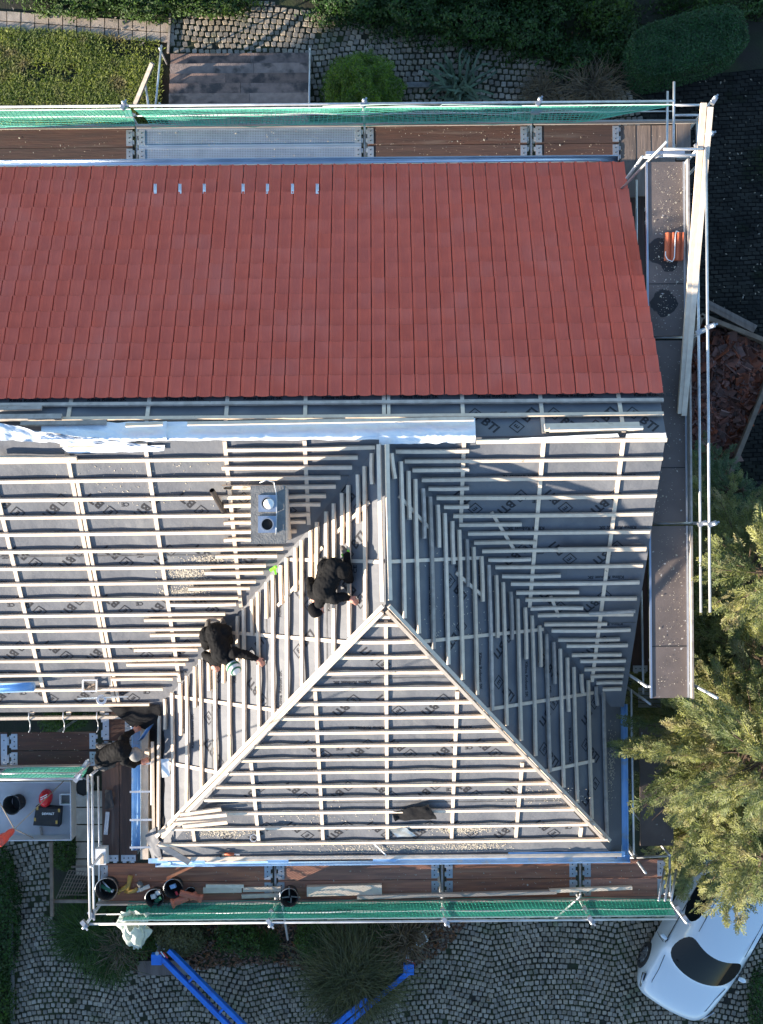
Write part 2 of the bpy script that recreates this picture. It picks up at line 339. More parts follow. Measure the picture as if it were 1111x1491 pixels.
fore = [(-15,1225),(112,1225),(72,1262),(70,1330),(95,1352),(120,1376),(150,1398),(205,1412),(300,1408),(390,1398),(450,1402),(560,1400),(640,1372),(610,1330),(1150,1330),(1150,1520),(22,1520),(22,1330),(-15,1262)]
fc = sheet('cobbled_forecourt', fore, .004, M['joint'])
paving('forecourt', fore, fc, .126, arcs(2.9,.22,.4), .004, 300, 3, (420,1450))
north = [(250,-30),(360,-30),(400,6),(480,22),(600,47),(740,72),(830,100),(905,126),(935,150),(935,215),(250,215)]
nc = sheet('cobbled_path', north, .004, M['joint'])
paving('path', north, nc, .142, lambda x, y: (.10*math.sin(y*1.9)+.06*noise.noise((x*.6,y*.6,0)), .12*math.sin(x*1.1)+.08*noise.noise((x*.5,y*.5,5.0)), .18*math.sin(x*.9+y)), .004, 0, 5, (420,40))
# dark interlocking pavers on the east side
drive = [(925,150),(945,118),(1111,100),(1180,100),(1180,760),(900,760),(900,215)]
dr = sheet('dark_driveway', drive, .004, M['asphalt'])
pv = MB(); pl = poly_px(drive, 0); rr = random.Random(4); a = .19; b = .095
for j in range(-20, 130):
    for i in range(15, 75):
        x = i*a + (j % 2)*a*.5 + .03*noise.noise((i*.9,j*.5,1.0)) + j*.008; y = j*b - 2.5 + .05*noise.noise((i*.35,j*.3,4.0)) + i*.012
        if not inside((x, y), pl): continue
        dz = rr.uniform(-.008,.006); g = rr.uniform(.003,.009)
        pv.add([(x-a/2+g,y-b/2+g,0),(x+a/2-g,y-b/2+g,0),(x+a/2-g,y+b/2-g,0),(x-a/2+g,y+b/2-g,0)] + [(x+sx*(a/2-g-.006),y+sy*(b/2-g-.006),.018+dz) for sx,sy in ((-1,-1),(1,-1),(1,1),(-1,1))],
               [(4,5,6,7),(0,1,5,4),(1,2,6,5),(2,3,7,6),(3,0,4,7)])
pv.build('paver_field', M['wetpave'], dr, kind='stuff')
# garden path of concrete slabs at the lawn
gp = sheet('garden_path', [(-30,14),(250,34),(250,62),(-30,44)], .004, M['joint'])
for r_ in range(2):
    for i in range(14):
        u0 = -30 + i*20.3; t = i/14
        pts = [(u0+.6, 14+20*t+r_*15+.6),(u0+19.6, 15.5+20*t+r_*15+.6),(u0+19.6, 15.5+20*t+r_*15+14.2),(u0+.6, 14+20*t+r_*15+14.2)]
        MB().prism([p for p in reversed(poly_px(pts, 0))], .0, .035+R.uniform(-.006,.006)).build('slab', M['slab'], gp)
bar('path_kerb', P(248.5,20,.03), P(245,78,.03), .05, .12, M['slab'], gp)
# slabs beside the west scaffold
sp = sheet('side_path', [(110,1150),(150,1150),(150,1275),(110,1275)], .004, M['joint'])
for i in range(5):
    pts = [(111,1151+i*25),(149,1151+i*25),(149,1174+i*25),(111,1174+i*25)]
    MB().prism([p for p in reversed(poly_px(pts, 0))], 0, .04+R.uniform(-.005,.008)).build('slab', M['slab'], sp)
# lawn
lawn_px = [(-40,40),(120,48),(238,62),(230,215),(-40,215)]
lawn = sheet('lawn', lawn_px, .006, M['soil'])
def blades(name, pts_px, n, h, mat, seed, parent=None, dens=None, **k):
    rr = random.Random(seed); pl = poly_px(pts_px, 0); x0 = min(p.x for p in pl); x1 = max(p.x for p in pl); y0 = min(p.y for p in pl); y1 = max(p.y for p in pl)
    mb = MB(); c = 0
    while c < n:
        x = rr.uniform(x0,x1); y = rr.uniform(y0,y1); c += 1
        if not inside((x,y), pl): continue
        if noise.noise((x*1.6, y*1.6, 9.0)) < -.28 and rr.random() < .8: continue
        a = rr.uniform(0,6.28); hh = h*rr.uniform(.5,1.3); w = .008*rr.uniform(.7,1.6); lx = math.cos(a)*hh*rr.uniform(.3,1.1); ly = math.sin(a)*hh*rr.uniform(.3,1.1)
        px, py = -math.sin(a)*w, math.cos(a)*w
        mb.add([(x-px,y-py,0),(x+px,y+py,0),(x+lx*.5+px*.8,y+ly*.5+py*.8,hh*.7),(x+lx*.5-px*.8,y+ly*.5-py*.8,hh*.7),(x+lx,y+ly,hh)], [(0,1,2,3),(3,2,4)])
    return mb.build(name, mat, parent, **k)
blades('grass', lawn_px, 60000, .09, M['grass'], 11, label='short lawn grass with bare brown patches beside the slab path', cat='grass', kind='stuff')

# ------------------------------------------------------------------ the house
house = empty('house', (0,0,0), 'house with half re-tiled red roof, open battens and hipped wing', 'house')
wl_ = MB(); wl_.box(-8.6, 3.72, -2.95, 5.55, 0, 7.0); wl_.build('wall', M['plaster'], house)
wg = MB()
for x in (3.721,): wg.add([(3.50,-2.95,7.0),(3.72,-2.95,7.0),(3.72,5.55,7.0),(3.50,5.55,7.0),(3.50,RY,9.9),(3.72,RY,9.9)], [(1,2,5),(3,0,4),(0,1,5,4),(2,3,4,5)])
wg.build('gable_wall', M['plaster'], house)
MB().box(-3.45, 3.65, -5.45, -2.95, 0, 7.0).build('wall', M['plaster'], house)
def sag(x, y, pl):
    if pl in 'SNH': t = (x - RX)/1.17
    else: t = (y + .75)/1.2
    a = math.sin(math.pi*t)**2
    return -.014*a + .013*noise.noise((x*2.1, y*2.1, ord(pl))) + .006*noise.noise((x*6.0, y*5.0, ord(pl)+.5))*a
PLZ = {'S': (zS,nS), 'N': (zN,nN), 'W': (zW,nW), 'E': (zEa,nE), 'H': (zH,nH)}
def slope_sheet(pl, corners, nu, nv, name, label=None):
    a, b, c, d = [Vector(p) for p in corners]      # a-b along ridge, d-c along eave
    zf, n = PLZ[pl]; vs = []; fs = []
    for j in range(nv+1):
        for i in range(nu+1):
            p = a.lerp(b, i/nu).lerp(d.lerp(c, i/nu), j/nv); vs.append((p.x, p.y, zf(p.x,p.y)+sag(p.x,p.y,pl)))
    for j in range(nv):
        for i in range(nu): fs.append((j*(nu+1)+i, (j+1)*(nu+1)+i, (j+1)*(nu+1)+i+1, j*(nu+1)+i+1))
    mb = MB().add(vs, fs); o = mb.build(name, M['underlay'], house, smooth=True)
    if label: o['label'] = label
    return o
uS = slope_sheet('S', [(-8.9,RY),(VX,RY),(VX,SE-.02),(-8.9,SE-.02)], 150, 60, 'roof_underlay')
uN = slope_sheet('N', [(VX,RY),(-8.9,RY),(-8.9,NE-.06),(VX,NE-.06)], 120, 40, 'roof_underlay')
uW = slope_sheet('W', [(RX,AY),(RX,RY),(WE,RY),(WE,HE)], 70, 60, 'roof_underlay')
uE = slope_sheet('E', [(RX,RY),(RX,AY),(EX,HE-.25),(EX,RY)], 70, 60, 'roof_underlay', 'blue grey shaded membrane slope')
uH = slope_sheet('H', [(RX,AY),(RX+.001,AY),(EE,HE),(WE,HE)], 90, 60, 'roof_underlay')
SH = {'S': uS, 'N': uN, 'W': uW, 'E': uE, 'H': uH}
CB, BT = .028, .038              # counter batten and batten heights
def on(pl, u, v, h):
    zf, n = PLZ[pl]; hz = h/n.z; return PP(u, v, zf, hz)
def batten(pl, u0, v0, u1, v1, w=.056, mat='batten', h=CB+BT/2, t=BT, name='batten'):
    A = on(pl, u0, v0, h); B = on(pl, u1, v1, h)
    return bar(name, A, B, w*R.uniform(.93,1.05), t, M[mat], SH[pl], up=PLZ[pl][1], bow=R.uniform(-.012,.012))
def counter(pl, A, B, w=.052):      # along the fall of the roof, world xy
    zf, n = PLZ[pl]; q = n*(CB/2)
    return bar('counter_batten', Vector((A[0],A[1],zf(*A)))+q, Vector((B[0],B[1],zf(*B)))+q, w, CB, M['batten'], SH[pl], up=n)
TILT = -.010     # the battens rise a little to the right
def lin(pts, x):
    for (x0,y0),(x1,y1) in zip(pts, pts[1:]):
        if (x0-x)*(x1-x) <= 0 and x0 != x1: return y0+(y1-y0)*(x-x0)/(x1-x0)
    return pts[-1][1]
# valley and hip lines in the photograph: v as a function of u and back
VW = [(650,548),(700,506),(750,463),(800,421),(850,379),(900,336),(950,294),(1000,251),(1030,226)]     # v -> u west valley
VE = [(640,560),(656,575),(699,613),(752,658),(801,699),(848,738),(894,779),(939,819),(992,866),(1030,902)]       # left ends of the level battens
VT = [(640,556),(669.5,582.6),(695,604),(723,626),(746,648),(770.5,668.7),(795,688.5),(848,733),(871,754),(897,775.5),(924,796.5),(944,816),(970,836),(991,858),(1008,881),(1040,912)]   # upper ends of the sloping-side ones
HW = [(880,556),(1060,386),(1140,310),(1232,222)]
HEa = [(880,566),(1000,680),(1100,776),(1228,890)]
inv = lambda L: [(b,a) for a,b in L]
# --- main south slope, west side
rows_w = [646.5,671,700,726.5,752.5,777,802,826.5,849.5,873,896,917.5,940,961,982,1004,1026]
for k, v in enumerate(rows_w):
    ue = lin(VW, v)-9 + R.uniform(-3,3)
    us = -25 if k != 0 else 88
    if k in (3,4): segs = [(us, 366),(413, ue)]
    elif k == 5: segs = [(us, 366),(413, ue)]
    elif k == 15: segs = [(us, ue)]
    else: segs = [(us, ue)]
    for a_, b_ in segs:
        off = 4 + R.uniform(-1,1)
        batten('S', a_, v - (a_-160)*.010, b_, v - (b_-160)*.014, mat='batten')
for k in range(1, len(rows_w)-2):
    v = (rows_w[k]+rows_w[k+1])/2 - 4; ue = lin(VW, v)-9; us = max(ue-R.uniform(85,115), 0)
    if k == 1: us = 323
    if 685 < v < 800: us = 323 if v < 710 else 415
    if 700 < v < 795: batten('S', 326, v+1, 366, v)
    if ue-us > 12: batten('S', us, v, ue, v-1)
batten('S', 330, 655, 546, 651); 
# --- main south slope, east side
rows_e = [640,667.5,695,721.5,748,774,800,823.5,848,871.5,894.5,917,939.5,962]
for k, v in enumerate(rows_e):
    us = lin(VE, v+4)+1 + R.uniform(-1.5,1.5); ur = [972,966,961,957,951,947,941,937,932,928,923,919,915,912][k]-1
    if k == 0: us = 694
    batten('S', us, v+(ur-us)*.011, ur, v, w=.062 if k == 0 else .056)
for k in range(len(rows_e)-1):
    v = (rows_e[k]+rows_e[k+1])/2+2.5; us = lin(VE, v)+1
    ur = 683 if k < 4 else us + R.uniform(58,92)
    batten('S', us, v+.8, min(ur, 905), v)
for v in (974,984,993.5,1003): batten('S', lin(VE, v)+1, v+.8, 909-(v-974)*.15, v)
# rafters' counter battens on the main slopes
xs = [RX + 1.17*k for k in range(-7,4)]
for x in xs:
    yv = SE+.15
    if x < 0: yv = max(SE+.12, RY - (RX-x)*kW/kS + .06) if x > WE else SE+.12
    elif x > .2: yv = max(SE+.12, RY - (x-RX)*kE/kS + .06)
    if abs(x-RX) > .2: counter('S', (x, RY-.03), (x, yv), .058)
    if x < -2 and abs(x-xs[1]) < .01 or abs(x-xs[3]) < .01: counter('S', (x+.075, RY-.6), (x+.075, yv), .05)
    counter('N', (x, RY+.03), (x, RY+.75), .056)
counter('N', (RX+.07, RY+.03), (RX+.07, RY+.75), .05)
for (u0,v0,u1,v1) in ((716,746,748,799),(802,868,814,898)):
    A = on('S', u0, v0, CB/2); B = on('S', u1, v1, CB/2); bar('counter_batten', A, B, .05, CB, M['batten'], uS, up=nS)
# --- wing west slope: battens run along the wing
xs_w = [531,508,485,462,439.5,418,397,376,355,334,313,292.5,272,251]
for k, u in enumerate(xs_w):
    vt = lin(inv(VW), u-4)+4; vb = lin(inv(HW), u-2)-6
    batten('W', u-R.uniform(-1,1), vt, u+R.uniform(-1,1)+1, vb)
for k in range(len(xs_w)-1):
    u = (xs_w[k]+xs_w[k+1])/2 + 1.5; vt = lin(inv(VW), u-4)+4; L_ = R.uniform(52,78)
    batten('W', u, vt, u+.6, vt+L_)
batten('W', 541.5, 660, 542, 705)
batten('W', 232, 1042, 231, 1216); batten('W', 240, 1018, 240.5, 1062)
for (a_, b_) in (((300,1010),(235,1006)), ((428,1016),(376,1008)),):
    pass
for yy in (-.73, -1.95, -3.12, -4.28):
    x_hi = RX if yy > AY else RX + (yy-AY)*(ZR-ZE)/(AY-HE)/kW
    xv = RX - (RY-yy)*kS/kW if yy > SE else WE+.05
    counter('W', (x_hi-.02, yy), (max(xv, WE+.05)+.05, yy))
    x_hi = RX if yy > AY else RX - (yy-AY)*(ZR-ZE)/(AY-HE)/kE
    xv = RX + (RY-yy)*kS/kE if yy > SE else EE-.05
    counter('E', (x_hi+.02, yy), (min(xv, EE-.30)-.05, yy))
for pl, segs in (('E', ((581,722,624,768),(664,834,704,869))), ('W', ((538,731,490,776),(437,846,405,882),(470,797,455,812)))):
    for (u0,v0,u1,v1) in segs:
        bar('counter_batten', on(pl,u0,v0,CB/2), on(pl,u1,v1,CB/2), .05, CB, M['batten'], SH[pl], up=PLZ[pl][1])
# --- wing east slope
xs_e = [586,607,628.5,650,671,692,714,735,756,777,798,818,838,859,881]
for k, u in enumerate(xs_e):
    vt = lin(inv(VT), u-2.5)+R.uniform(0,2); vb = lin(inv(HEa), u+3)-4
    batten('E', u-2.5, vt, u+3, vb, mat='batten_grey' if k % 4 == 2 else 'batten')
for k in range(len(xs_e)-1):
    u = (xs_e[k]+xs_e[k+1])/2 - 1; vt = lin(inv(VT), u-1)+R.uniform(0,2)
    batten('E', u-1, vt, u+1, vt+R.uniform(60,92) if k < 12 else vt+28, mat='batten_grey' if k % 3 == 1 else 'batten')
batten('E', 570, 660, 575, 697)
# ridge and hip battens (two by two, with the slit between them)
def crest(u0, v0, u1, v1, pl, h=.09, w=.058, t=.045, z_add=0):
    A = on(pl, u0, v0, h); B = on(pl, u1, v1, h); bar('ridge_batten', A, B, w, t, M['batten'], SH[pl], up=PLZ[pl][1].lerp(Vector((0,0,1)),.5), bow=.004)
crest(551.5,647,557,876,'W'); crest(563.5,647,568,874,'E')
crest(558,882,228,1218,'W', h=.085); crest(557,891,236,1219,'H', h=.085, w=.05)
crest(566,882,888,1224,'E', h=.085); crest(563,890,879,1222,'H', h=.085, w=.05)
bar('ridge_batten', on('H',553,898,.05), on('H',568,898,.05), .05, .04, M['batten'], uH, up=nH)
# --- hip slope battens
rows_h = [910,934,956.5,979.5,1002,1023.5,1044.5,1065.5,1085,1105,1123.5,1143,1161.5,1181.5,1203.5,1226]
for k, v in enumerate(rows_h):
    a_ = lin(HW, min(v, 1229))+8; b_ = lin(HEa, min(v-5, 1225))-8
    if k == 15: a_, b_ = 230, 884
    if k == 14: a_, b_ = 246, 866
    batten('H', a_, v+(b_-a_)*.006, b_, v-(b_-a_)*.006)
for k in range(-3, 4):
    x = RX + 1.10*k; yt = AY - abs(x-RX)*(kW if x < RX else kE)/kH - .12
    counter('H', (x, min(yt, AY-.25)), (x, HE+.35), .055)
# lower boards at the hip eave
bar('eave_board', (WE-.02,HE-.02,ZE-.02), (EX-.05,HE-.02,ZE-.02), .06, .14, M['batten'], house)
# --- printed lettering of the membrane
def text_mesh(body, size):
    cu = bpy.data.curves.new('t', 'FONT'); cu.body = body; cu.size = size; cu.align_x = 'CENTER'; cu.align_y = 'CENTER'; cu.offset = .0045*size/.15; cu.resolution_u = 2
    ob = bpy.data.objects.new('t', cu); col.objects.link(ob); dg = bpy.context.evaluated_depsgraph_get(); dg.update()
    me = ob.evaluated_get(dg).to_mesh(); vs = [tuple(v.co) for v in me.vertices]; fs = [tuple(p.vertices) for p in me.polygons]
    ob.evaluated_get(dg).to_mesh_clear(); bpy.data.objects.remove(ob); bpy.data.curves.remove(cu); return vs, fs
T_LOGO = text_mesh('BTI', .20); T_CE = text_mesh('CE', .10); T_NAME = text_mesh('Klima Robust SK', .085); T_E = text_mesh('E', .11)
bx = []
def sq(r, t):
    vs = [(-r,-r,0),(r,-r,0),(r,r,0),(-r,r,0),(-r+t,-r+t,0),(r-t,-r+t,0),(r-t,r-t,0),(-r+t,r-t,0)]; return vs, [(0,1,5,4),(1,2,6,5),(2,3,7,6),(3,0,4,7)]
vs, fs = T_LOGO; T_BTI = ([(x+.13,y,0) for x,y,_ in vs], list(fs))
for (v2,f2) in (sq(.085,.016), T_E):
    n = len(T_BTI[0]); T_BTI = (T_BTI[0]+[(x-.165,y,0) for x,y,_ in v2], T_BTI[1]+[tuple(i+n for i in f) for f in f2])
def prints(pl, spots):
    zf, n = PLZ[pl]; ax = Vector((1,0,0)) if pl in 'SHN' else Vector((0,1,0)); mb = MB()
    e1 = (ax - n*ax.dot(n)).normalized(); e2 = n.cross(e1).normalized()
    for (tm, x, y, ang) in spots:
        ca, sa = math.cos(ang), math.sin(ang); vs = []
        for a_, b_, _ in tm[0]:
            q = e1*(a_*ca-b_*sa) + e2*(a_*sa+b_*ca); X, Y = x+q.x, y+q.y; vs.append((X, Y, zf(X,Y)+sag(X,Y,pl)+.004))
        MB().add(vs, tm[1]).build('printed_lettering', M['print'], SH[pl])
def field(pl, x0, x1, y0, y1, test, seed, flip=0):
    rr = random.Random(seed); out = []; alt = pl in 'WE'
    rowp = .80; j = 0; t = (y0 if not alt else x0) + .28
    lim = y1 if not alt else x1
    while t < lim - .15:
        k = 0; s = (x0 if not alt else y0) + .3 + rr.uniform(0,.5)
        while s < (x1 if not alt else y1) - .2:
            x, y = (s, t) if not alt else (t, s)
            ang = (math.pi*.25 if k % 2 == 0 else -math.pi*.25) + flip
            if test(x, y): out.append((T_BTI, x, y, ang))
            if k % 3 == 0 and test(x+.33*(not alt), y+.33*alt): out.append((T_CE, x+(.36 if not alt else .02), y+(.02 if not alt else .36), flip))
            x2, y2 = (s+.1, t+.40) if not alt else (t+.40, s+.1)
            if k % 2 == 0 and test(x2, y2) and (t+.45 < lim): out.append((T_NAME, x2, y2, flip if j % 2 else flip+0))
            s += .70 + rr.uniform(-.03,.03); k += 1
        t += rowp; j += 1
    return out
vS = lambda x, y: (x < RX-.45 and y > RY - (RX-x)*kW/kS*1.0 + .40 if x > WE else x < RX) or (x > RX+.45 and y > RY-(x-RX)*kE/kS+.40 and x < VX-.3)
prints('S', field('S', -6.9, VX, SE+.05, RY-.08, vS, 1, math.pi))
prints('N', [(T_NAME, RX+1.17*(k+.45), RY+.62, 0) for k in range(-6,4)] + [(T_BTI, RX+1.17*k+.3+.6*q, RY+.24, math.pi*(.25 if q else -.25)) for k in (1,2,3) for q in (0,1) if RX+1.17*k+.3+.6*q < VX-.3] + [(T_CE, RX+1.17+.6, RY+.34, 0)])
tW = lambda x, y: y < RY-(RX-x)*kS/kS*kW/kS - .35 and y > AY - (RX-x)*kW/kH + .45 and x < RX-.3 and x > WE+.3
tE = lambda x, y: y < RY-(x-RX)*kE/kS - .35 and y > AY - (x-RX)*kE/kH + .45 and x > RX+.3 and x < EE-.35
prints('W', field('W', WE, RX, HE, RY, tW, 2)); prints('E', field('E', RX, EE, HE, RY, tE, 3, math.pi))
prints('H', field('H', WE, EE, HE+.25, AY, lambda x, y: y < AY-abs(x-RX)*(kW if x < RX else kE)/kH-.35 and y > HE+.4, 4, math.pi))

def lap(pl, A, B):
    zf, n = PLZ[pl]; A = Vector((*A,0)); B = Vector((*B,0)); m_ = 60; vs = []; dr_ = (B-A).normalized(); sd_ = Vector((-dr_.y,dr_.x,0))*.011
    for i in range(m_+1):
        p = A.lerp(B, i/m_); w_ = sd_*(1+.6*noise.noise((p.x*5,p.y*5,3)))
        for q in (p-w_, p+w_): vs.append((q.x,q.y,zf(q.x,q.y)+sag(q.x,q.y,pl)+.005))
    MB().add(vs, [(2*i,2*i+1,2*i+3,2*i+2) for i in range(m_)]).build('lap_seam', M['lapseam'], SH[pl])
for k in (.55,1.75,2.95): lap('S', (-7.0,RY-k), (RX-k*kS/kW-.05,RY-k)); lap('S', (RX+k*kS/kE+.05,RY-k), (VX-.02,RY-k))
for k in (1.2,2.4,3.5): lap('H', (RX-k*kH/kW+.05,AY-k), (RX+k*kH/kE-.05,AY-k))
for k in (.9,1.9,2.9): lap('W', (RX-k,RY-k*kW/kS-.06), (RX-k,AY-k*kW/kH+.06)); lap('E', (RX+k,RY-k*kE/kS-.06), (RX+k,AY-k*kE/kH+.06))
# --- red tiles of the north slope
TW, TR = .2178, 15
y_top = 1.70; run = (5.89 - y_top)/TR; tl = run/nN.z
e_dn = Vector((0, nN.z, -nN.y))     # down the slope
def tile_local(lastrow=False):
    # profile across the tile: raised left lap, shallow pan, right edge
    prof = [(0,-.012),(.0,.018),(.010,.030),(.028,.028),(.046,.012),(.10,.005),(.160,.008),(.194,.020),(.2055,.018),(.2065,-.012)]
    vs = []; fs = []; L_ = tl+.04; n = len(prof)
    for k, (d, lift, sc) in enumerate(((0,-.012,1),(L_-.03,.036,1),(L_-.014,.037,1),(L_,.024,1),(L_,-.006,0))):
        for x, z in prof: vs.append((x, d, lift + z*sc))
    for k in range(4):
        for i in range(n-1): fs.append((k*n+i, (k+1)*n+i, (k+1)*n+i+1, k*n+i+1))
    return vs, fs
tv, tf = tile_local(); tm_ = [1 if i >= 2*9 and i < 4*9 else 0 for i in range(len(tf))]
M['tile_rim'] = mk('course_shadow_tile_rim', (.22,.038,.028), rough=.8, spec=.1)  # darker lip: shadow line between tile courses put into the colour
def tile_world(vs, X, d0, tilt=0.0):
    o = Vector((X, y_top, zN(X, y_top))) + nN*.075; out = []
    for x, d, z in vs: out.append(o + Vector((x,0,0)) + e_dn*(d0+d) + nN*(z + tilt*x))
    return out
tile_me = None; field_mb = MB(); ncol = int((VX+.06+6.95)/TW)+1; n_t = 0
for r_ in range(TR):
    for c_ in range(ncol):
        X = VX+.05 - TW*(c_+1) + R.uniform(-.0025,.0025); d0 = r_*tl + R.uniform(-.003,.003); tl_ = R.uniform(-.015,.015)
        if r_ < 6 and c_ < 50 and n_t < 300:
            if tile_me is None:
                # one shared tile mesh; placement by matrix
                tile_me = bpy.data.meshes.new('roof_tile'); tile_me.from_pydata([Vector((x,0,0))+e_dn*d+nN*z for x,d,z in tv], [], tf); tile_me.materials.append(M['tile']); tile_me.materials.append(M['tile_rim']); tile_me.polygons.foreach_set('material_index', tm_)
                bm = bmesh.new(); bm.from_mesh(tile_me); bmesh.ops.recalc_face_normals(bm, faces=bm.faces); bm.to_mesh(tile_me); bm.free()
            o = bpy.data.objects.new('roof_tile', tile_me); col.objects.link(o); o.parent = uN
            o.location = Vector((X, y_top, zN(X, y_top))) + nN*.075 + e_dn*d0; n_t += 1
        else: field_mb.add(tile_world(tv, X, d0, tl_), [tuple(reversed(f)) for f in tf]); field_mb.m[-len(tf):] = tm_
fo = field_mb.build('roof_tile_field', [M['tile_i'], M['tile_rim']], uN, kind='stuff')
bm = bmesh.new(); bm.from_mesh(fo.data); bmesh.ops.recalc_face_normals(bm, faces=bm.faces); bm.to_mesh(fo.data); bm.free()
# tile battens just showing above the top row, boards and laths on the bare strip
batten('N', -20, 611, 966, 602.5, h=CB+BT/2)
batten('N', -20, 590, 966, 582.5, h=CB+BT/2, mat='batten_grey')
# snow guard hooks on the tiles
for u, v in ((226,275),(262,275),(297.5,275),(354,275),(389.5,275),(426,275),(462,275)):
    h = MB(); a_ = on('N', u, v+7, .125); b_ = on('N', u, v-7, .125); h.bar(a_, b_, .05, .006, nN)
    h.bar(on('N', u, v-7, .12), on('N', u-1, v-7.2, .19), .035, .006, Vector((0,1,0))); h.bar(on('N', u-.6, v-6, .17), on('N', u+.6, v+1, .128), .014, .01, nN)
    h.build('snow_guard_hook', M['hook'], house)
# --- gutters
def gutter(name, A, B, r, mat, parent, out=Vector((0,1,0)), n=10, **k):
    A = Vector(A); B = Vector(B); mb = MB(); vs = []; fs = []
    prof = [(out*(-r) + Vector((0,0,.03)))] + [out*(-r*math.cos(math.pi*i/n)) + Vector((0,0,-r*math.sin(math.pi*i/n))) for i in range(n+1)] + [out*(r+.012)+Vector((0,0,.012)), out*(r+.022), out*(r+.012)+Vector((0,0,-.012))]
    for C in (A, B): vs += [C+p for p in prof]
    m = len(prof); fs = [(i, i+1, m+i+1, m+i) for i in range(m-1)] + [tuple(range(1,n+2)), tuple(reversed(range(m+1,m+n+2)))]
    return mb.add(vs, fs).build(name, mat, parent, smooth=True, **k)
gutter('gutter', (-8.9,NE+.055,ZE-.02), (VX-.02,NE+.055,ZE-.03), .050, M['gutter'], house)
gutter('gutter', (EX+.055,SE-.0,zEa(EX,0)-.01), (EX+.055,HE-.16,zEa(EX,0)-.03), .052, M['bluefilm_sky'], house, out=Vector((1,0,0)))  # zinc without film: its sky reflection is painted by the blue
gutter('gutter', (-3.98,HE-.10,ZE-.04), (EX+.12,HE-.10,ZE-.05), .062, M['bluefilm_sky'], house, out=Vector((0,-1,0)))
# strips of blue protective film still on the hip gutter and eave plate
for (u0,u1,v0,v1) in ((216,244,1249,1256),(280,298,1249,1256),(390,420,1248,1255),(543,577,1247,1253),(577,738,1244,1251),(740,910,1240,1247)):
    A = P(u0,(v0+v1)/2+1,ZE+.03); B = P(u1,(v0+v1)/2-(u1-u0)*.006+1,ZE+.03); bar('protective_film', A, B, .085, .006, M['bluefilm_sky'], house)
bar('eave_plate', P(298,1252,ZE+.02), P(388,1250.5,ZE+.02), .08, .012, M['batten'], house)
bar('eave_gap_shade', P(420,1250.5,ZE+.012), P(543,1249,ZE+.012), .10, .008, M['black'], house)  # black strip paints the darkness of the open eave gap
# west wing eave: rafter feet, fascia, gutter with brackets, lying loose in its hooks
bar('fascia_board', P(211,1056,7.02), P(211,1250,7.02), .14, .10, M['batten'], house)
MB().box(WE-.30, WE+.02, HE+.05, SE-.2, 6.86, 6.90).build('soffit_board', M['dark'], house)
gutter('gutter', P(199.5,1050,7.10), P(199.5,1238,7.06), .075, M['bluefilm_sky'], house, out=Vector((-1,0,0)))
for v in (1112,1153,1194,1234): bar('gutter_bracket', P(189,v,7.13), P(221,v-.5,7.16), .035, .010, M['zinc'], house)
bar('eave_lath', P(220.5,1108,7.16), P(220.5,1172,7.16), .035, .03, M['white'], house)
bar('fascia_board', P(-20,1046,7.02), P(189,1043.5,7.02), .05, .14, M['batten'], house)
for u in (42,92,141,189):
    tube('gutter_bracket', [P(u,1037,7.16), P(u,1047,7.12), P(u+2,1053,7.02), P(u+2,1062,6.98), P(u,1066,7.06)], .011, M['zinc'], house, n=6)
for u, v in ((48,1034),(150,1034),(101,1035),(215,1100)): bar('rafter_end', P(u,v-9,7.08), P(u,v+3,6.98), .08, .12, M['batten'], house)
# torn membrane flaps at the west corner
def flap(name, quad, mat, parent=None, wr=.03, nx=16, ny=12, seed=0, **k):
    a_, b_, c_, d_ = [Vector(q) for q in quad]; vs = []; fs = []
    for j in range(ny+1):
        for i in range(nx+1):
            p = a_.lerp(b_, i/nx).lerp(d_.lerp(c_, i/nx), j/ny); w = noise.noise((p.x*5+seed, p.y*5, seed))*wr + noise.noise((p.x*14+seed, p.y*14, seed))*wr*.4
            vs.append((p.x+w*.6, p.y+noise.noise((p.x*6,p.y*6,seed+4))*wr*.6, p.z+w))
    for j in range(ny):
        for i in range(nx): fs.append((j*(nx+1)+i, (j+1)*(nx+1)+i, (j+1)*(nx+1)+i+1, j*(nx+1)+i+1))
    return MB().add(vs, fs).build(name, mat, parent, smooth=True, **k)
flap('membrane_flap', [P(158,1031,7.22),P(232,1027,7.30),P(236,1066,7.2),P(192,1058,7.10)], M['blackfilm'], uS, .035, seed=3)
flap('membrane_flap', [P(226,1062,7.22),P(240,1066,7.24),P(238,1212,7.24),P(224,1214,7.16)], M['blackfilm'], uW, .03, 6, 30, seed=5)
flap('membrane_flap', [P(212,1216,7.2),P(226,1204,7.25),P(236,1250,7.2),P(222,1254,7.12)], M['underlay'], uH, .04, seed=8)
bar('batten', P(222,1080,7.2), P(224,1214,7.2), .05, .04, M['batten'], uW)
# --- chimney
ch = empty('chimney', (0,0,0)); ch.parent = house
MB().box(-1.84, -1.40, -.41, .36, 9.0, 10.62).build('chimney_shaft', M['plaster'], ch)
cc = MB(); cc.box(-1.87, -1.375, -.44, .39, 10.62, 10.72); cc.build('chimney_cap', M['concrete'], ch)
for (u, v, lid) in ((390,733,True),(389.5,763.5,False)):
    c = P(u, v, 10.735); fp = MB().box(c.x-.135, c.x+.135, c.y-.12, c.y+.12, 10.722, 10.738).build('flue_plate', M['gutter'], ch)
    MB().lathe((c.x,c.y,10.738), [(.095,0),(.095,.05),(.08,.05),(.08,-.02)], 24).build('flue_collar', M['zinc'], fp if False else ch, smooth=False)
    MB().lathe((c.x,c.y,10.742), [(.079,0),(.0001,0)], 24).build('flue_opening', M['dark'], ch)
    if lid: MB().lathe((c.x+.02,c.y-.005,10.80), [(.0001,.03),(.05,.022),(.075,.0),(.07,-.012)], 24).build('flue_lid', M['white'], ch, smooth=True)
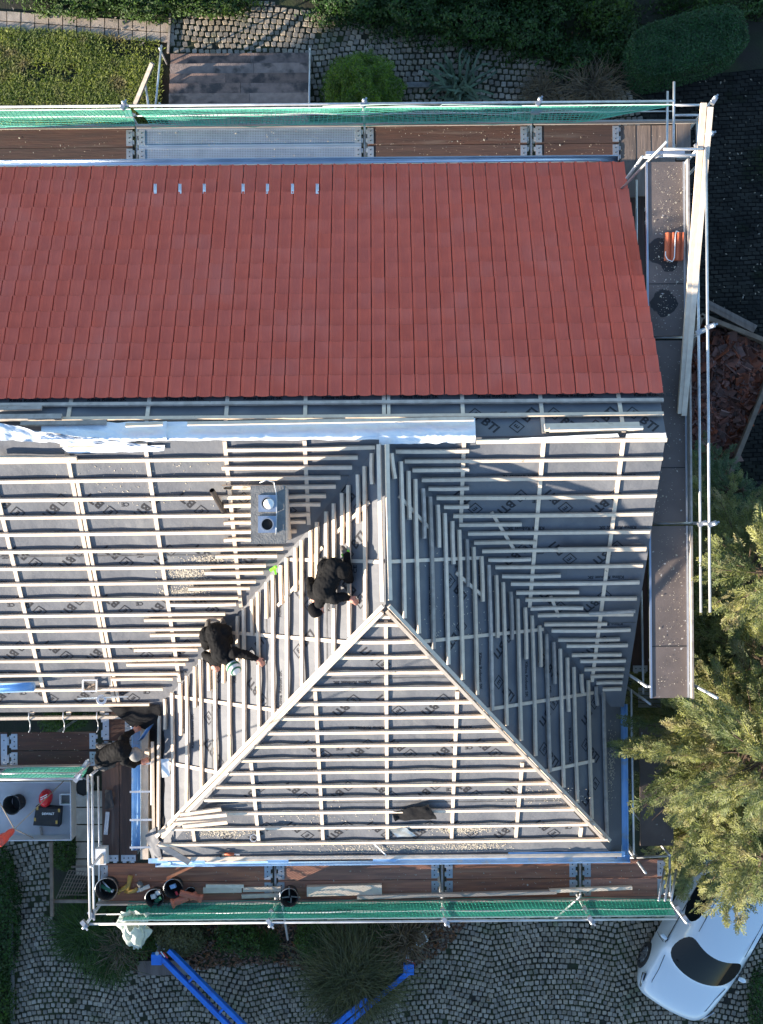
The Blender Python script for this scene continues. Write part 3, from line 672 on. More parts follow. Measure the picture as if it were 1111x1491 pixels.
tube('chimney_wire', [P(378,703,10.75),P(388,699,10.76),P(399,702,10.75),P(402,716,10.75),P(403,745,10.75),P(402,778,10.75)], .008, M['zinc'], ch, n=6)
# vent pipe, leaning
b_ = on('S',326,745,0.0); tp = P(308.5,714,b_.z+.42); vp = empty('vent_pipe', (0,0,0)); vp.parent = house
d_ = (tp-b_).normalized(); a_ = d_.orthogonal().normalized()
MB().tube([b_-d_*.1, tp], .042, 16, cap=False).build('pipe', M['pipe'], vp, smooth=True)
MB().lathe(tp, [(.036,0),(.036,-.1)], 16, ax=d_).build('pipe_mouth', M['black'], vp, smooth=True)
MB().lathe(tp, [(.042,0),(.036,.001)], 16, ax=d_).build('pipe_rim', M['pipe'], vp)

# ------------------------------------------------------------------ scaffolds
ZD = 6.70                      # deck of the eaves scaffolds
def end_fitting(x, y0, y1, z, parent, along='x', s=1, shift=.0):
    # galvanised claw plate at a plank's end, with two bolt heads
    mb = MB(); m = (y0+y1)/2; w = (y1-y0)/2-.02
    if along == 'x':
        mb.box(min(x,x+s*.11), max(x,x+s*.11), m-w, m+w, z+.001, z+.008)
        for q in (-.6, 0, .6): mb.lathe((x+s*.055, m+q*w, z+.008), [(.012,0),(.010,.006),(.0001,.006)], 8, mi=1)
        mb.box(min(x,x-s*.03), max(x,x-s*.03), m-w*.8, m-w*.3, z-.05, z+.004); mb.box(min(x,x-s*.03), max(x,x-s*.03), m+w*.3, m+w*.8, z-.05, z+.004)
    else:
        mb.box(m-w, m+w, min(x,x+s*.11), max(x,x+s*.11), z+.001, z+.008)
        for q in (-.6, 0, .6): mb.lathe((m+q*w, x+s*.055, z+.008), [(.012,0),(.010,.006),(.0001,.006)], 8, mi=1)
        mb.box(m-w*.8, m-w*.3, min(x,x-s*.03), max(x,x-s*.03), z-.05, z+.004); mb.box(m+w*.3, m+w*.8, min(x,x-s*.03), max(x,x-s*.03), z-.05, z+.004)
    return mb.build('end_fitting', [M['zinc'], M['rubber']], parent)
def plank(x0, x1, y0, y1, z, mat, parent, along='x', fit=True, name='deck_plank'):
    o = MB().box(x0, x1, y0, y1, z-.045, z).build(name, mat, parent)
    if fit:
        if along == 'x': end_fitting(x0, y0, y1, z, o, 'x', 1); end_fitting(x1, y0, y1, z, o, 'x', -1)
        else: end_fitting(y0, x0, x1, z, o, 'y', 1); end_fitting(y1, x0, x1, z, o, 'y', -1)
    return o
def coupler(c, parent, d=(1,0,0)):
    c = Vector(c); d = Vector(d); mb = MB(); mb.bar(c-d*.07, c+d*.07, .07, .075); mb.bar(c+Vector((0,0,.03)), c+d*.11+Vector((0,0,.05)), .03, .02)
    return mb.build('coupler', M['zinc'], parent)
def net(name, A, B, h, label, sagamp, seed, cell=.075, mat='net', drop=Vector((0,0,0)), edge_in=Vector((0,0,0)), group=None, ends=(0,0)):
    """knotted net between a top rail A-B and the toe board h below; skewed square meshes, sagging between its ties"""
    rr = random.Random(seed); A = Vector(A); B = Vector(B); L_ = (B-A).length; d = (B-A).normalized(); nx = int(L_/cell); ny = int(h/cell*1.15)
    inw = Vector((-d.y, d.x, 0))
    def pt(i, j):
        t = i/nx; s = j/ny; sk = .55*math.sin(3*math.pi*t+seed)*s*cell*3
        tie = abs(math.sin(math.pi*t*L_/2.0)); low = 1 - .12*tie*s - ends[0]*max(0,(1-t*6))*s - ends[1]*max(0, 1-(1-t)*6)*s
        bul = math.sin(math.pi*s)*sagamp*(.6+.8*noise.noise((t*L_*.9, s*2, seed)))
        return A + d*(t*L_ + sk) + Vector((0,0,-h*s*low)) + inw*bul + edge_in*s + Vector((0,0,.012*noise.noise((i*.7,j*.7,seed)))) + d*(.014*noise.noise((i*.6,j*.8,seed+3)))
    th = .0064; mb = MB()
    def strand(p, q, r, mi=0):
        dd = (q-p); 
        if dd.length < 1e-5: return
        dd.normalize(); s1 = dd.cross(inw); s1 = s1.normalized() if s1.length > .01 else Vector((0,0,1)); s2 = dd.cross(s1).normalized()
        o = [s1*r, s1*(-.5*r)+s2*(.87*r), s1*(-.5*r)-s2*(.87*r)]
        mb.add([p+k for k in o]+[q+k for k in o], [(0,1,4,3),(1,2,5,4),(2,0,3,5)], mi)
    G = [[pt(i,j) for j in range(ny+1)] for i in range(nx+1)]
    for i in range(nx+1):
        for j in range(ny+1):
            if i < nx: strand(G[i][j], G[i+1][j], th*(2.0 if j in (0,ny) else 1.0), 1 if j in (0, ny//2) else 0)
            if j < ny: strand(G[i][j], G[i][j+1], th)
    return mb.build(name, [M[mat], M['netpale']], label=label, cat='net', group=group)

# ---- north run
sN = empty('scaffold', P(450,190,0), 'metal scaffold run with aluminium planks along the red tiled eave', 'scaffold')
yo, yi = 6.84, 6.18
def xa(u, z=ZD): return (u-CU)*(CAMZ-z)/FPX
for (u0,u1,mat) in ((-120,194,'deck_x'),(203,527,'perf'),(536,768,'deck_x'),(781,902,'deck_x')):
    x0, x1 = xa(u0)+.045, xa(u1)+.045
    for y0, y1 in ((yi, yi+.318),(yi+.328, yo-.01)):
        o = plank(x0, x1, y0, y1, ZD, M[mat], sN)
        if mat == 'perf':
            for yy in (y0+.012, y1-.012): bar('plank_rim', (x0,yy,ZD+.006), (x1,yy,ZD+.006), .03, .012, M['gutter'], o)
for k, (u0,u1) in enumerate(((904,927),(927,949),(949,985))):
    MB().box(xa(u0)+.05, xa(u1)+.04, 5.55+.02*k, yo-.02, ZD-.06, ZD-.012-.006*k).build('corner_board', M['oldboard'], sN)
MB().box(xa(990), xa(1008)+.03, 6.2, yo, ZD-.05, ZD-.005).build('corner_board', M['oldboard'], sN)
for (u0,u1) in ((-120,197),(200,530),(533,775),(778,1012)):
    bar('toe_board', (xa(u0)+.05,yo+.012,ZD+.075), (xa(u1)+.05,yo+.012,ZD+.075), .03, .15, M['toeboard'], sN)
for u in (199,531.5,774.5,1017):
    x = xa(u)+.05; tube('post', [(x,yo+.09,0.0),(x,yo+.09,7.78)], .024, M['tubesteel'], sN)
    tube('transom', [(x,yi-.05,ZD-.06),(x,yo+.09,ZD-.06)], .022, M['tubesteel'], sN); tube('post', [(x,yi-.06,0.0),(x,yi-.06,ZD-.03)], .024, M['tubesteel'], sN)
    coupler((x,yo+.05,7.70), sN, (.5,.8,0)); coupler((x,yo+.05,7.22), sN)
for z, r_ in ((7.70,.0215),(7.20,.012)): tube('guard_rail', [(-7.2,yo+.05,z),(xa(988,z),yo+.05,z)], r_, M['tubesteel'], sN)
for z in (7.70,7.20): tube('guard_rail', [(xa(985,z),yo-.02,z),(xa(1030,z),yo-.02,z)], .0215, M['tubesteel'], sN)
for u, v0, v1, z in ((972,133,226,7.20),(981.5,119,226,7.70)): tube('end_rail', [P(u,v0,z),P(u-1,v1,z)], .0215, M['tubesteel'], sN)
tube('loose_wire', [P(470,155,7.74),P(560,152,7.76),P(640,155.5,7.74),P(644,152,7.76),P(760,154,7.75)], .007, M['netpale'], sN, n=5)
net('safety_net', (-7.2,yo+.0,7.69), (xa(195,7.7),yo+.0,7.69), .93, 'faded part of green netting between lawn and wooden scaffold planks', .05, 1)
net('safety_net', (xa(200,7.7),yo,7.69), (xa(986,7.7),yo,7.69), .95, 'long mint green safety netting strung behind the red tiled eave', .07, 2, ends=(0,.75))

# ---- south run
sS = empty('scaffold', P(560,1285,0), 'metal scaffold run with brown planks below the hipped roof end', 'scaffold')
yo2, yi2 = -6.86, -6.20
bays = ((148,394),(405,637),(650,838),(851,966))
for bi, (u0,u1) in enumerate(bays):
    x0, x1 = xa(u0)-.055, xa(u1)-.055
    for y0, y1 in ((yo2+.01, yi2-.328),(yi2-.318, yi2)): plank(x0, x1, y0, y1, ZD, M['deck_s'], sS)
for (u0,u1) in ((142,400),(400,643),(643,845),(845,975)):
    bar('toe_board', (xa(u0)-.05,yo2-.012,ZD+.075), (xa(u1)-.05,yo2-.012,ZD+.075), .03, .15, M['toeboard'], sS)
for u in (143,400,643.5,845,976):
    x = xa(u)-.05; tube('post', [(x,yo2-.09,0.0),(x,yo2-.09,7.78)], .024, M['tubesteel'], sS); tube('transom', [(x,yi2+.05,ZD-.06),(x,yo2-.09,ZD-.06)], .022, M['tubesteel'], sS)
    tube('post', [(x,yi2+.06,0.0),(x,yi2+.06,ZD-.03)], .024, M['tubesteel'], sS)
    coupler((x,yo2-.05,7.70), sS, (.6,-.8,0)); coupler((x,yo2-.05,7.22), sS, (.6,-.8,0))
for z, r_ in ((7.70,.0215),(7.22,.012)): tube('guard_rail', [(xa(130,z)-.06,yo2-.05,z),(xa(985,z)-.06,yo2-.05,z)], r_, M['tubesteel'], sS)
tube('brace', [P(408,1300,7.0),P(419,1368,4.2)], .02, M['tubesteel'], sS); tube('brace', [P(845,1305,7.0),P(806,1340,5.5)], .02, M['tubesteel'], sS)
for u in (967,976,985): tube('end_frame_tube', [P(u,1266,6.9),P(u-8,1312,7.5)], .02, M['tubesteel'], sS)
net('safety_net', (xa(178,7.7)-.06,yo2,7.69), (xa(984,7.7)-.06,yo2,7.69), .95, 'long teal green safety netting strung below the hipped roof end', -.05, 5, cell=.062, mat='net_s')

# ---- west run and the far run on the left
sW = empty('scaffold', P(160,1160,0), 'narrow scaffold deck with brown planks beside the blue filmed wing gutter', 'scaffold')
x0 = xa(145); 
plank(x0, x0+.30, -6.15, -4.05, ZD, M['deck_y'], sW, 'y'); plank(x0+.31, x0+.61, -6.15, -4.05, ZD, M['deck_y'], sW, 'y')
plank(x0+.02, xa(188), -4.02, -3.50, ZD-.02, M['deck_x'], sW, 'x', fit=True)
tube('toe_rail', [P(143,1130,ZD+.1),P(146,1308,ZD+.1)], .018, M['tubesteel'], sW)
for (u,z) in ((129.5,7.70),(135.5,7.22)): tube('guard_rail', [P(u-1.5,1128,z),P(u+1.5,1338,z)], .0215, M['tubesteel'], sW)
for v in (1128,1262): tube('post', [P(139,v,ZD)-Vector((0,0,ZD)), P(133,v,7.75)], .024, M['tubesteel'], sW)
sL = empty('scaffold', P(65,1085,0), 'short scaffold deck with one sunlit brown bay beside white fascia beam', 'scaffold')
plank(P(7,0,ZD).x, P(130,0,ZD).x, P(0,1088,ZD).y-.06, P(0,1063,ZD).y-.05, ZD, M['deck_x'], sL); plank(P(7,0,ZD).x, P(130,0,ZD).x, P(0,1113,ZD).y-.055, P(0,1089,ZD).y-.06, ZD, M['deck_x'], sL)
plank(P(-130,0,ZD).x, P(1,0,ZD).x, P(0,1113,ZD).y-.055, P(0,1063,ZD).y-.05, ZD, M['deck_x'], sL)
bar('toe_board', P(-20,1117,ZD+.07), P(124,1115,ZD+.07), .03, .14, M['toeboard'], sL)
for z, v in ((7.70,1135),(7.22,1127)): tube('guard_rail', [P(-20,v,z),P(120,v-1,z)], .0215, M['tubesteel'], sL)
for u, v in ((2,1122),(131,1112)): tube('post', [P(u,v,ZD)-Vector((0,0,ZD)), P(u,v,ZD)+Vector((0,0,1.0))], .024, M['tubesteel'], sL)
coupler(P(113,1133,7.7), sL, (.6,.8,0)); coupler(P(125,1112,7.2), sL, (.6,.8,0))
net('safety_net', P(-20,1134,7.68), P(118,1133,7.68), .92, 'short piece of green netting above the hanging grey tray', -.05, 8, cell=.065)

# ---- raised east deck at the gable
ZG = 8.80
sE = empty('scaffold', P(975,600,0), 'raised gable scaffold with grey plywood decks and twin tube rails', 'scaffold')
for (v0,v1) in ((236,489),(496,760),(766,1016)):
    a_ = P(945.5,v0,ZG); b_ = P(1000,v1,ZG); c_ = P(950 if v0 > 490 else 945.5, v1, ZG)
    x0, x1 = 4.26, 4.875; y1, y0 = a_.y, b_.y
    o = MB().box(x0, x1, y0, y1, ZG-.05, ZG).build('deck_panel', M['ply'], sE)
    for x in (x0+.012, x1-.012): bar('panel_rim', (x,y0,ZG-.012), (x,y1,ZG-.012), .03, .05, M['gutter'], o)
    bar('panel_seam', (x0+.03,y0+(y1-y0)*.3,ZG+.002), (x1-.03,y0+(y1-y0)*.3,ZG+.002), .012, .004, M['rubber'], o)
    bar('toe_board', (x1+.03,y0,ZG+.06), (x1+.03,y1,ZG+.06), .03, .15, M['toeboard'], sE)
bar('end_rim', (4.26,P(0,235,ZG).y+.04,ZG), (4.875,P(0,235,ZG).y+.04,ZG), .05, .05, M['gutter'], sE)
for z in (9.80,9.30): tube('guard_rail', [(4.94,P(1000,215,z).y,z),(4.94,P(1000,892,z).y,z)], .0215, M['tubesteel'], sE)
for v in (226,490,762,1000):
    y = P(1000,v,ZG).y; tube('post', [(5.0,y,0),(5.0,y,9.92)], .024, M['tubesteel'], sE); tube('transom', [(4.24,y,ZG-.08),(5.0,y,ZG-.08)], .022, M['tubesteel'], sE)
    tube('post', [(4.22,y,0),(4.22,y,ZG-.06)], .024, M['tubesteel'], sE)
    if v < 900: coupler((4.98,y,9.80), sE, (.9,.3,0)); coupler((4.97,y,9.30), sE, (.9,.3,0))
for v, z in ((217,9.8),(226,9.3)): tube('end_rail', [P(966,v,z),P(1024,v,z)], .0215, M['tubesteel'], sE)
tube('brace', [P(903,277,7.6),P(971,206,9.3)], .0225, M['tubesteel'], sE)
# lower level below it, seen between verge and raised deck
for (v0,v1) in ((268,480),(486,700),(706,986)):
    plank(4.18, 4.48, P(0,v1,6.3).y, P(0,v0,6.3).y, 6.3, M['deck_y'], sE, 'y'); plank(4.50, 4.80, P(0,v1,6.3).y, P(0,v0,6.3).y, 6.3, M['deck_y'], sE, 'y')
tube('guard_rail', [P(927,262,6.95),P(927,366,6.95)], .02, M['tubesteel'], sE); tube('guard_rail', [P(934,860,7.0),P(937,1010,7.0)], .02, M['tubesteel'], sE)
tube('brace', [P(909,998,6.4),P(948,1026,7.2)], .0225, M['tubesteel'], sE)
sF = empty('scaffold', P(930,1130,0), 'shaded scaffold bay between the conifer and the wing gutter', 'scaffold')
MB().box(P(922,0,6.3).x, P(970,0,6.3).x, P(0,1240,6.3).y, P(0,1062,6.3).y, 6.25, 6.3).build('deck_panel', M['ply'], sF)
tube('guard_rail', [P(919,1004,7.0),P(923,1245,7.0)], .02, M['tubesteel'], sF); tube('post', [P(922,1246,6.3)-Vector((0,0,6.3)), P(922,1246,6.3)+Vector((0,0,1))], .024, M['tubesteel'], sF)
tube('transom', [P(915,1249,6.35),P(975,1246,6.35)], .022, M['tubesteel'], sF)
for k in range(5): MB().box(P(921,0,5.9).x, P(958,0,5.9).x, P(0,1012+k*6,5.9).y-.03, P(0,1012+k*6,5.9).y+.03, 5.87, 5.9).build('ladder_tread', M['zinc'], sF)

# ------------------------------------------------------------------ loose things on roof and decks
# plastic film over the ridge
def ridge_film(u0, u1, vN0, vN1, vS0, vS1, seed, label, lift=.06):
    nx, ny = 90, 26; vs = []; fs = []; rr = random.Random(seed)
    for i in range(nx+1):
        t = i/nx; u = u0+(u1-u0)*t; vn = vN0+(vN1-vN0)*t + 2.0*noise.noise((t*9,seed,0)); vsx = vS0+(vS1-vS0)*t + 2.2*noise.noise((t*11,seed,4))
        a_ = PP(u, vn, zN, lift+.02); b_ = PP(u, vsx, zS, lift+.03)
        for j in range(ny+1):
            s = j/ny; y = a_.y+(b_.y-a_.y)*s; x = a_.x+(b_.x-a_.x)*s; z = min(zN(x,y), zS(x,y))+lift
            w = .022*noise.noise((x*2.2+y*4, y*6-x*1.5, seed)) + .013*noise.noise((x*6, y*11+x*2, seed+2)) + .012*abs(noise.noise((x*13+y*9, y*16, seed+7)))
            vs.append((x, y, z+w+.02*math.exp(-((y-RY)/.12)**2)))
    for i in range(nx):
        for j in range(ny): fs.append((i*(ny+1)+j, i*(ny+1)+j+1, (i+1)*(ny+1)+j+1, (i+1)*(ny+1)+j))
    return MB().add(vs, fs).build('plastic_film', M['film'], smooth=True, label=label, cat='plastic film')
ridge_film(242, 556, 614, 612, 642, 640, 2.0, 'pale film draped along the ridge between chimney side and wing ridge')
ridge_film(552, 692, 612, 609, 647, 644, 5.0, 'pale film end with square corner over the ridge right of wing', .075)
ridge_film(60, 243, 617, 613, 644, 642, 9.0, 'crumpled pale film on the ridge with a torn right edge', .085)
flap('plastic_film', [P(-20,612,10.45),P(60,628,10.42),P(243,652,10.34),P(-20,640,10.36)], M['film'], None, .06, 40, 10, 12, label='twisted white film strip sagging off the left ridge end', cat='plastic film')
flap('plastic_film', [P(90,652,10.29),P(240,648,10.27),P(239,657,10.22),P(100,660,10.22)], M['film'], None, .02, 30, 6, 15, label='narrow white film tail below the ridge batten', cat='plastic film')
flap('plastic_film', [on('S',742,639,.08)+Vector((0,0,.03)),on('S',900,631,.1),on('S',902,636,.1),on('S',742,643,.09)], M['film'], None, .01, 24, 3, 18, label='thin white film edge under the short ridge boards', cat='plastic film')
flap('plastic_film', [P(913,632,10.42),P(970,630,10.42),P(971,637,10.38),P(912,638,10.38)], M['film'], None, .02, 16, 5, 21, label='bright white film scrap at the gable end of the ridge', cat='plastic film')
def board(u0, v0, u1, v1, pl, h, w, t, label, mat='batten', group=None, name='timber_board'):
    n = PLZ[pl][1]; return bar(name, on(pl,u0,v0,h), on(pl,u1,v1,h), w, t, M[mat], None, up=n, label=label, cat='board', group=group)
board(-15,596,61,594,'N',.085,.07,.04,'short greyed board on the bare strip just under the tiles','batten_grey')
board(-15,608,90,607,'N',.10,.09,.045,'thick board with red mark at the left of the bare strip','batten_grey')
board(30,617,155,615,'N',.11,.07,.035,'greyed lath lying over the crumpled ridge film','batten_grey')
board(183,619,237,617,'N',.18,.055,.035,'stub of lath weighing down the ridge film')
board(273,617,690,610,'N',.16,.06,.03,'long lath weighing down the ridge film near the wing')
board(793,622.5,931,620,'N',.11,.11,.05,'wide short board resting on the ridge right of the film')
board(800,626,936,623.5,'N',.12,.045,.06,'narrow board lying against the wide short ridge board')
board(-15,668.5,112,668.5,'S',.11,.085,.045,'fat double lath on the second batten at the left')
board(812,800.5,941,799,'S',.105,.075,.03,'doubled lath at the gable end of the shaded slope')
board(858,893.5,925,890,'S',.10,.05,.03,'mossy greenish lath at the gable edge','batten_grey')
for k, (u0,v0,u1,v1) in enumerate(((262,1186,322,1178),(258,1193,330,1186),(252,1199,318,1196),(266,1203,331,1197))):
    board(u0,v0,u1,v1,'H',.10+.03*k,.075,.03,('loose lath at the upper edge of the hip corner heap','loose lath poking furthest out of the hip corner heap','shorter lath lying flat in the hip corner heap','topmost loose lath along the lower edge of the heap')[k])
bar('timber_board', P(230,1228,7.42), P(276,1256,7.22), .10, .025, M['toeboard'], None, label='pale grey plank slanting off the hip corner onto the gutter', cat='board')
bar('timber_board', P(233,1214,7.45), P(250,1203,7.5), .05, .04, M['batten'], None, label='short lath stub pointing up at the hip corner', cat='board')
# timbers leaning along the raised deck
for k, (u0,v0,u1,v1,lab) in enumerate(((1024.5,150,990,602,'left of two long sawn timbers leaning along the gable deck rail'),(1034,156,995.5,605,'right of two long sawn timbers leaning along the gable deck rail'))):
    bar('sawn_timber', P(u0,v0,9.90), P(u1,v1,8.87), .082, .075, M['batten'], None, label=lab, cat='timber')
# orange clay tile with a white carrying wire
ct = empty('clay_roof_tile', P(982,358,ZG), 'orange ribbed clay tile with a white wire loop on grey deck', 'roof tile')
mb = MB(); a_ = P(968,340,ZG); b_ = P(995,380,ZG); nx = 24
vs = []
for j in range(2):
    for i in range(nx+1):
        t = i/nx; x = a_.x+(b_.x-a_.x)*t; y = (a_.y, b_.y)[j]; vs.append((x-.02*j, y, ZG+.05+.035*abs(math.sin(3.5*math.pi*t))))
for j in range(2):
    for i in range(nx+1): t = i/nx; vs.append((a_.x+(b_.x-a_.x)*t-.02*j, (a_.y,b_.y)[j], ZG+.004))
n1 = nx+1; fs = [(i, n1+i, n1+i+1, i+1) for i in range(nx)] + [(i, i+1, 2*n1+i+1, 2*n1+i) for i in range(nx)] + [(n1+i+1, n1+i, 3*n1+i, 3*n1+i+1) for i in range(nx)] + [(0,2*n1,3*n1,n1),(nx,n1+nx,3*n1+nx,2*n1+nx)]
mb.add(vs, fs).build('tile_body', M['orange'], ct)
tube('wire_loop', [P(988,338,ZG+.12),P(985,336,ZG+.12),P(983.5,341,ZG+.12),P(982,375,ZG+.12),P(979,381,ZG+.11),P(972,378,ZG+.11),P(969,372,ZG+.11),P(969,366,ZG+.11)], .009, M['white'], ct, n=6)
# things at the left eave
gutter('gutter_length', PP(-20,1002,zS,.16), PP(50,999,zS,.16), .07, M['bluefilm_sky'], None, out=Vector((0,-1,0)), label='loose blue filmed gutter length lying on the left battens', cat='gutter')
o = MB().lathe(P(148,1019.5,7.42), [(.045,0),(.045,.08),(.085,.08),(.088,.04),(.085,0),(.045,0)], 18, ax=Vector((.2,.3,1))).build('tape_roll', M['white'], label='white roll of sealing tape standing on the lowest batten', cat='tape roll')
tf_ = empty('tool_tray', P(131,998,7.6), 'small wooden framed tray with offcuts on the battens', 'tray')
for (p,q) in (((121,990),(141,990)),((141,990),(141,1006)),((141,1006),(121,1006)),((121,1006),(121,990))): bar('frame_side', PP(*p,zS,.12), PP(*q,zS,.12), .02, .05, M['white'], tf_)
for (p,q) in (((123,994),(139,1000)),((124,1002),(138,996))): bar('offcut', PP(*p,zS,.10), PP(*q,zS,.11), .03, .02, M['brownframe'], tf_)
bar('flashing_strip', PP(113,1017,zS,.13), PP(187,1014,zS,.13), .03, .01, M['zinc'], None, up=nS, label='thin metal strip lying behind the tape roll', cat='metal strip')
o = flap('flashing_sheet', [P(234,1105,7.5),P(246,1105,7.52),P(247,1130,7.42),P(236,1132,7.36)], M['zinc'], None, .02, 8, 8, 31, label='bent shiny metal flashing leaning on the west battens', cat='metal sheet')
gutter('gutter_angle', P(205,1078,7.25), P(219,1057,7.32), .07, M['bluefilm_sky'], None, out=Vector((-.8,-.5,0)), label='short blue gutter corner piece held by the crouching worker', cat='gutter')
for k, (u,v,s) in enumerate(((398,828,.05),(503,806,.05))):
    q = PP(u,v,zW,.11); m_ = MB(); m_.bar(q-Vector((.05,.03,0)), q+Vector((.05,.03,.02)), .05, .05); m_.bar(q+Vector((.02,.0,.0)), q+Vector((.04,-.09,.0)), .03, .03); m_.lathe(q+Vector((.04,.03,.02)), [(.0001,.04),(.025,.03),(.025,-.01)], 10)
    m_.build('line_reel', M['lime'], label=('lime green chalk line reel hooked on the valley battens','lime green chalk line reel beside the kneeling worker in black')[k], cat='tool')
# hip slope bits
o = empty('pipe_sleeve', on('H',370,1219,.1), 'white plastic pipe sleeve standing on the lower hip battens', 'pipe sleeve')
c = on('H',370.5,1220,.10); ax = Vector((.02,.25,1)).normalized()
MB().lathe(c, [(.05,0),(.05,.14),(.062,.14),(.062,.19),(.052,.19),(.046,.0)], 20, ax=ax).build('sleeve', M['white'], o, smooth=False)
cg = empty('caulking_gun', PP(330,1243,zH,.03), 'orange and black cartridge gun lying near the hip gutter', 'tool')
MB().tube([PP(327,1243,zH,.06),PP(341,1244,zH,.06)], .026, 10).build('cartridge', M['orange'], cg, smooth=True)
MB().tube([PP(341,1244,zH,.06),PP(349,1244.5,zH,.06)], .009, 8).build('nozzle', M['white'], cg)
bar('handle', PP(327,1243,zH,.06), PP(321,1247,zH,.04), .03, .03, M['black'], cg); bar('frame', PP(320,1241,zH,.05), PP(328,1242,zH,.07), .02, .03, M['black'], cg)
flap('membrane_scrap', [PP(570,1182,zH,.08),PP(625,1172,zH,.16),PP(636,1192,zH,.12),PP(575,1196,zH,.06)], M['blackfilm'], None, .06, 18, 12, 41, label='crumpled black membrane scrap caught on the hip battens', cat='plastic scrap')
flap('membrane_scrap', [PP(566,1207,zH,.05),PP(592,1205,zH,.10),PP(606,1217,zH,.09),PP(580,1219,zH,.06)], M['zinc'], None, .05, 12, 8, 43, label='small folded grey scrap below the black membrane scrap', cat='plastic scrap')
bar('lath_stick', PP(544,1228,zH,.05), PP(562,1245,zH,.05), .02, .012, M['white'], None, up=nH, label='thin pale stick lying across the hip eave edge', cat='stick')
# sawdust
sd = MB(); rr = random.Random(21)
for (pl,u,v,su,sv,n) in (('S',272,838,32,13,700),('S',300,815,34,6,220),('S',268,862,34,7,420),('H',672,1207,44,7,650),('H',690,1232,55,7,420),('H',320,1214,40,6,360),('H',560,1236,120,6,420),('H',460,1190,120,20,150),('E',890,1110,5,50,250),('H',800,1160,60,14,160),('E',660,900,60,80,120),('S',200,700,150,40,120)):
    zf, n_ = PLZ[pl]
    for _ in range(n):
        uu, vv = rr.gauss(u,su*.5), rr.gauss(v,sv*.5); p = PP(uu,vv,zf,0); p.z = zf(p.x,p.y)+sag(p.x,p.y,pl)+.006
        a_ = rr.uniform(0,6.28); s_ = rr.uniform(.004,.012); t_ = n_.orthogonal().normalized(); b_ = n_.cross(t_)
        d1 = (t_*math.cos(a_)+b_*math.sin(a_))*s_*1.8; d2 = (b_*math.cos(a_)-t_*math.sin(a_))*s_*.7
        sd.add([p-d1, p+d2, p+d1+n_*.004, p-d2], [(0,1,2,3)])
sd.build('sawdust', M['sawdust'], label='pale sawdust and shavings scattered over the membrane', cat='sawdust', kind='stuff')

# grit, mortar crumbs and chips on the decks
gr = MB(); rr = random.Random(77)
for (u0,v0,u1,v1,z,n) in ((0,186,194,228,ZD,40),(203,186,527,228,ZD,120),(536,186,768,228,ZD,120),(781,186,980,228,ZD,60),(950,240,998,480,ZG,420),(955,500,998,755,ZG,160),(958,770,1000,1000,ZG,220),(150,1262,394,1306,ZD,90),(405,1262,637,1306,ZD,90),(650,1262,838,1306,ZD,110),(851,1262,960,1306,ZD,70),(8,1066,128,1112,ZD,50)):
    for _ in range(n):
        p = P(rr.uniform(u0,u1), rr.uniform(v0,v1), z+.010); q = rr.uniform(.003,.011)*(2.2 if rr.random() < .06 else 1); a_ = rr.uniform(0,6.28); ca, sa = math.cos(a_)*q, math.sin(a_)*q; f_ = rr.uniform(.4,.9)
        gr.add([(p.x-ca,p.y-sa,p.z),(p.x+sa*f_,p.y-ca*f_,p.z),(p.x+ca,p.y+sa,p.z+.004),(p.x-sa*f_,p.y+ca*f_,p.z)], [(0,1,2,3)])
gr.build('deck_grit', M['sawdust'], label='pale chips and mortar crumbs strewn over the scaffold decks', cat='grit', kind='stuff')
# ---- deck clutter
def bucket(u, v, r, label, z=ZD, hgt=.26, lean=(0,0,1), parent=None, fill=None):
    c = P(u, v, z); e = empty('bucket', c, label, 'bucket'); ax = Vector(lean).normalized()
    MB().lathe(c+Vector((0,0,.005)), [(.0001,.0),(r*.82,0),(r,hgt),(r+.012,hgt),(r+.012,hgt-.02),(r-.008,hgt-.02),(r*.8,.02),(.0001,.02)], 22, ax=ax).build('tub', M['rubber'], e, smooth=False)
    a_ = ax.orthogonal().normalized(); b_ = ax.cross(a_); rim = c+ax*(hgt-.02)
    tube('bail_handle', [rim + a_*((r+.01)*math.cos(t)) + b_*((r+.01)*math.sin(t)*.98) + ax*(.03*math.sin(t)) for t in [math.pi*k/10 for k in range(11)]], .006, M['zinc'], e, n=6)
    return e, c
def filler(c, r, items, zb):
    for (dx, dy, ln, ang, w, mat, name, lab, cat) in items:
        A = c+Vector((dx,dy,zb)); B = A+Vector((math.cos(ang)*ln, math.sin(ang)*ln, ln*.35))
        bar(name, A, B, w, w*.6, M[mat], None, label=lab, cat=cat)
e, c = bucket(160,1288,.19,'wide black tub holding a green tool on the south west deck corner')
filler(c,.19,((-.12,.02,.20,-.35,.06,'hatgreen','hand_tool','dark green tool lying in the wide black tub','tool'),(-.05,-.06,.16,0.1,.03,'white','hand_tool','pale blade lying in the wide black tub','tool'),(-.1,.1,.26,-.7,.025,'zinc','hand_tool','steel bar leaning across the wide black tub','tool')), .12)
e, c = bucket(229,1301,.155,'black bucket with two white labels among the roofing tools')
filler(c,.15,((-.07,.0,.08,.3,.08,'white','paper_label','tilted white label lying in the labelled bucket','label'),(.02,.06,.08,.5,.08,'white','paper_label','white label at the back of the labelled bucket','label'),(.0,-.08,.14,.6,.06,'hatgreen','hand_tool','dark green glove stuffed in the labelled bucket','glove')), .17)
e, c = bucket(256,1287,.16,'black bucket with a blue packet against the gutter side')
filler(c,.15,((-.06,.0,.10,.4,.07,'bluefilm_sky','packet','blue packet lying in the gutter side bucket','packet'),(.03,-.08,.16,-1.0,.04,'red','hand_tool','red handled tool leaning in the gutter side bucket','tool')), .17)
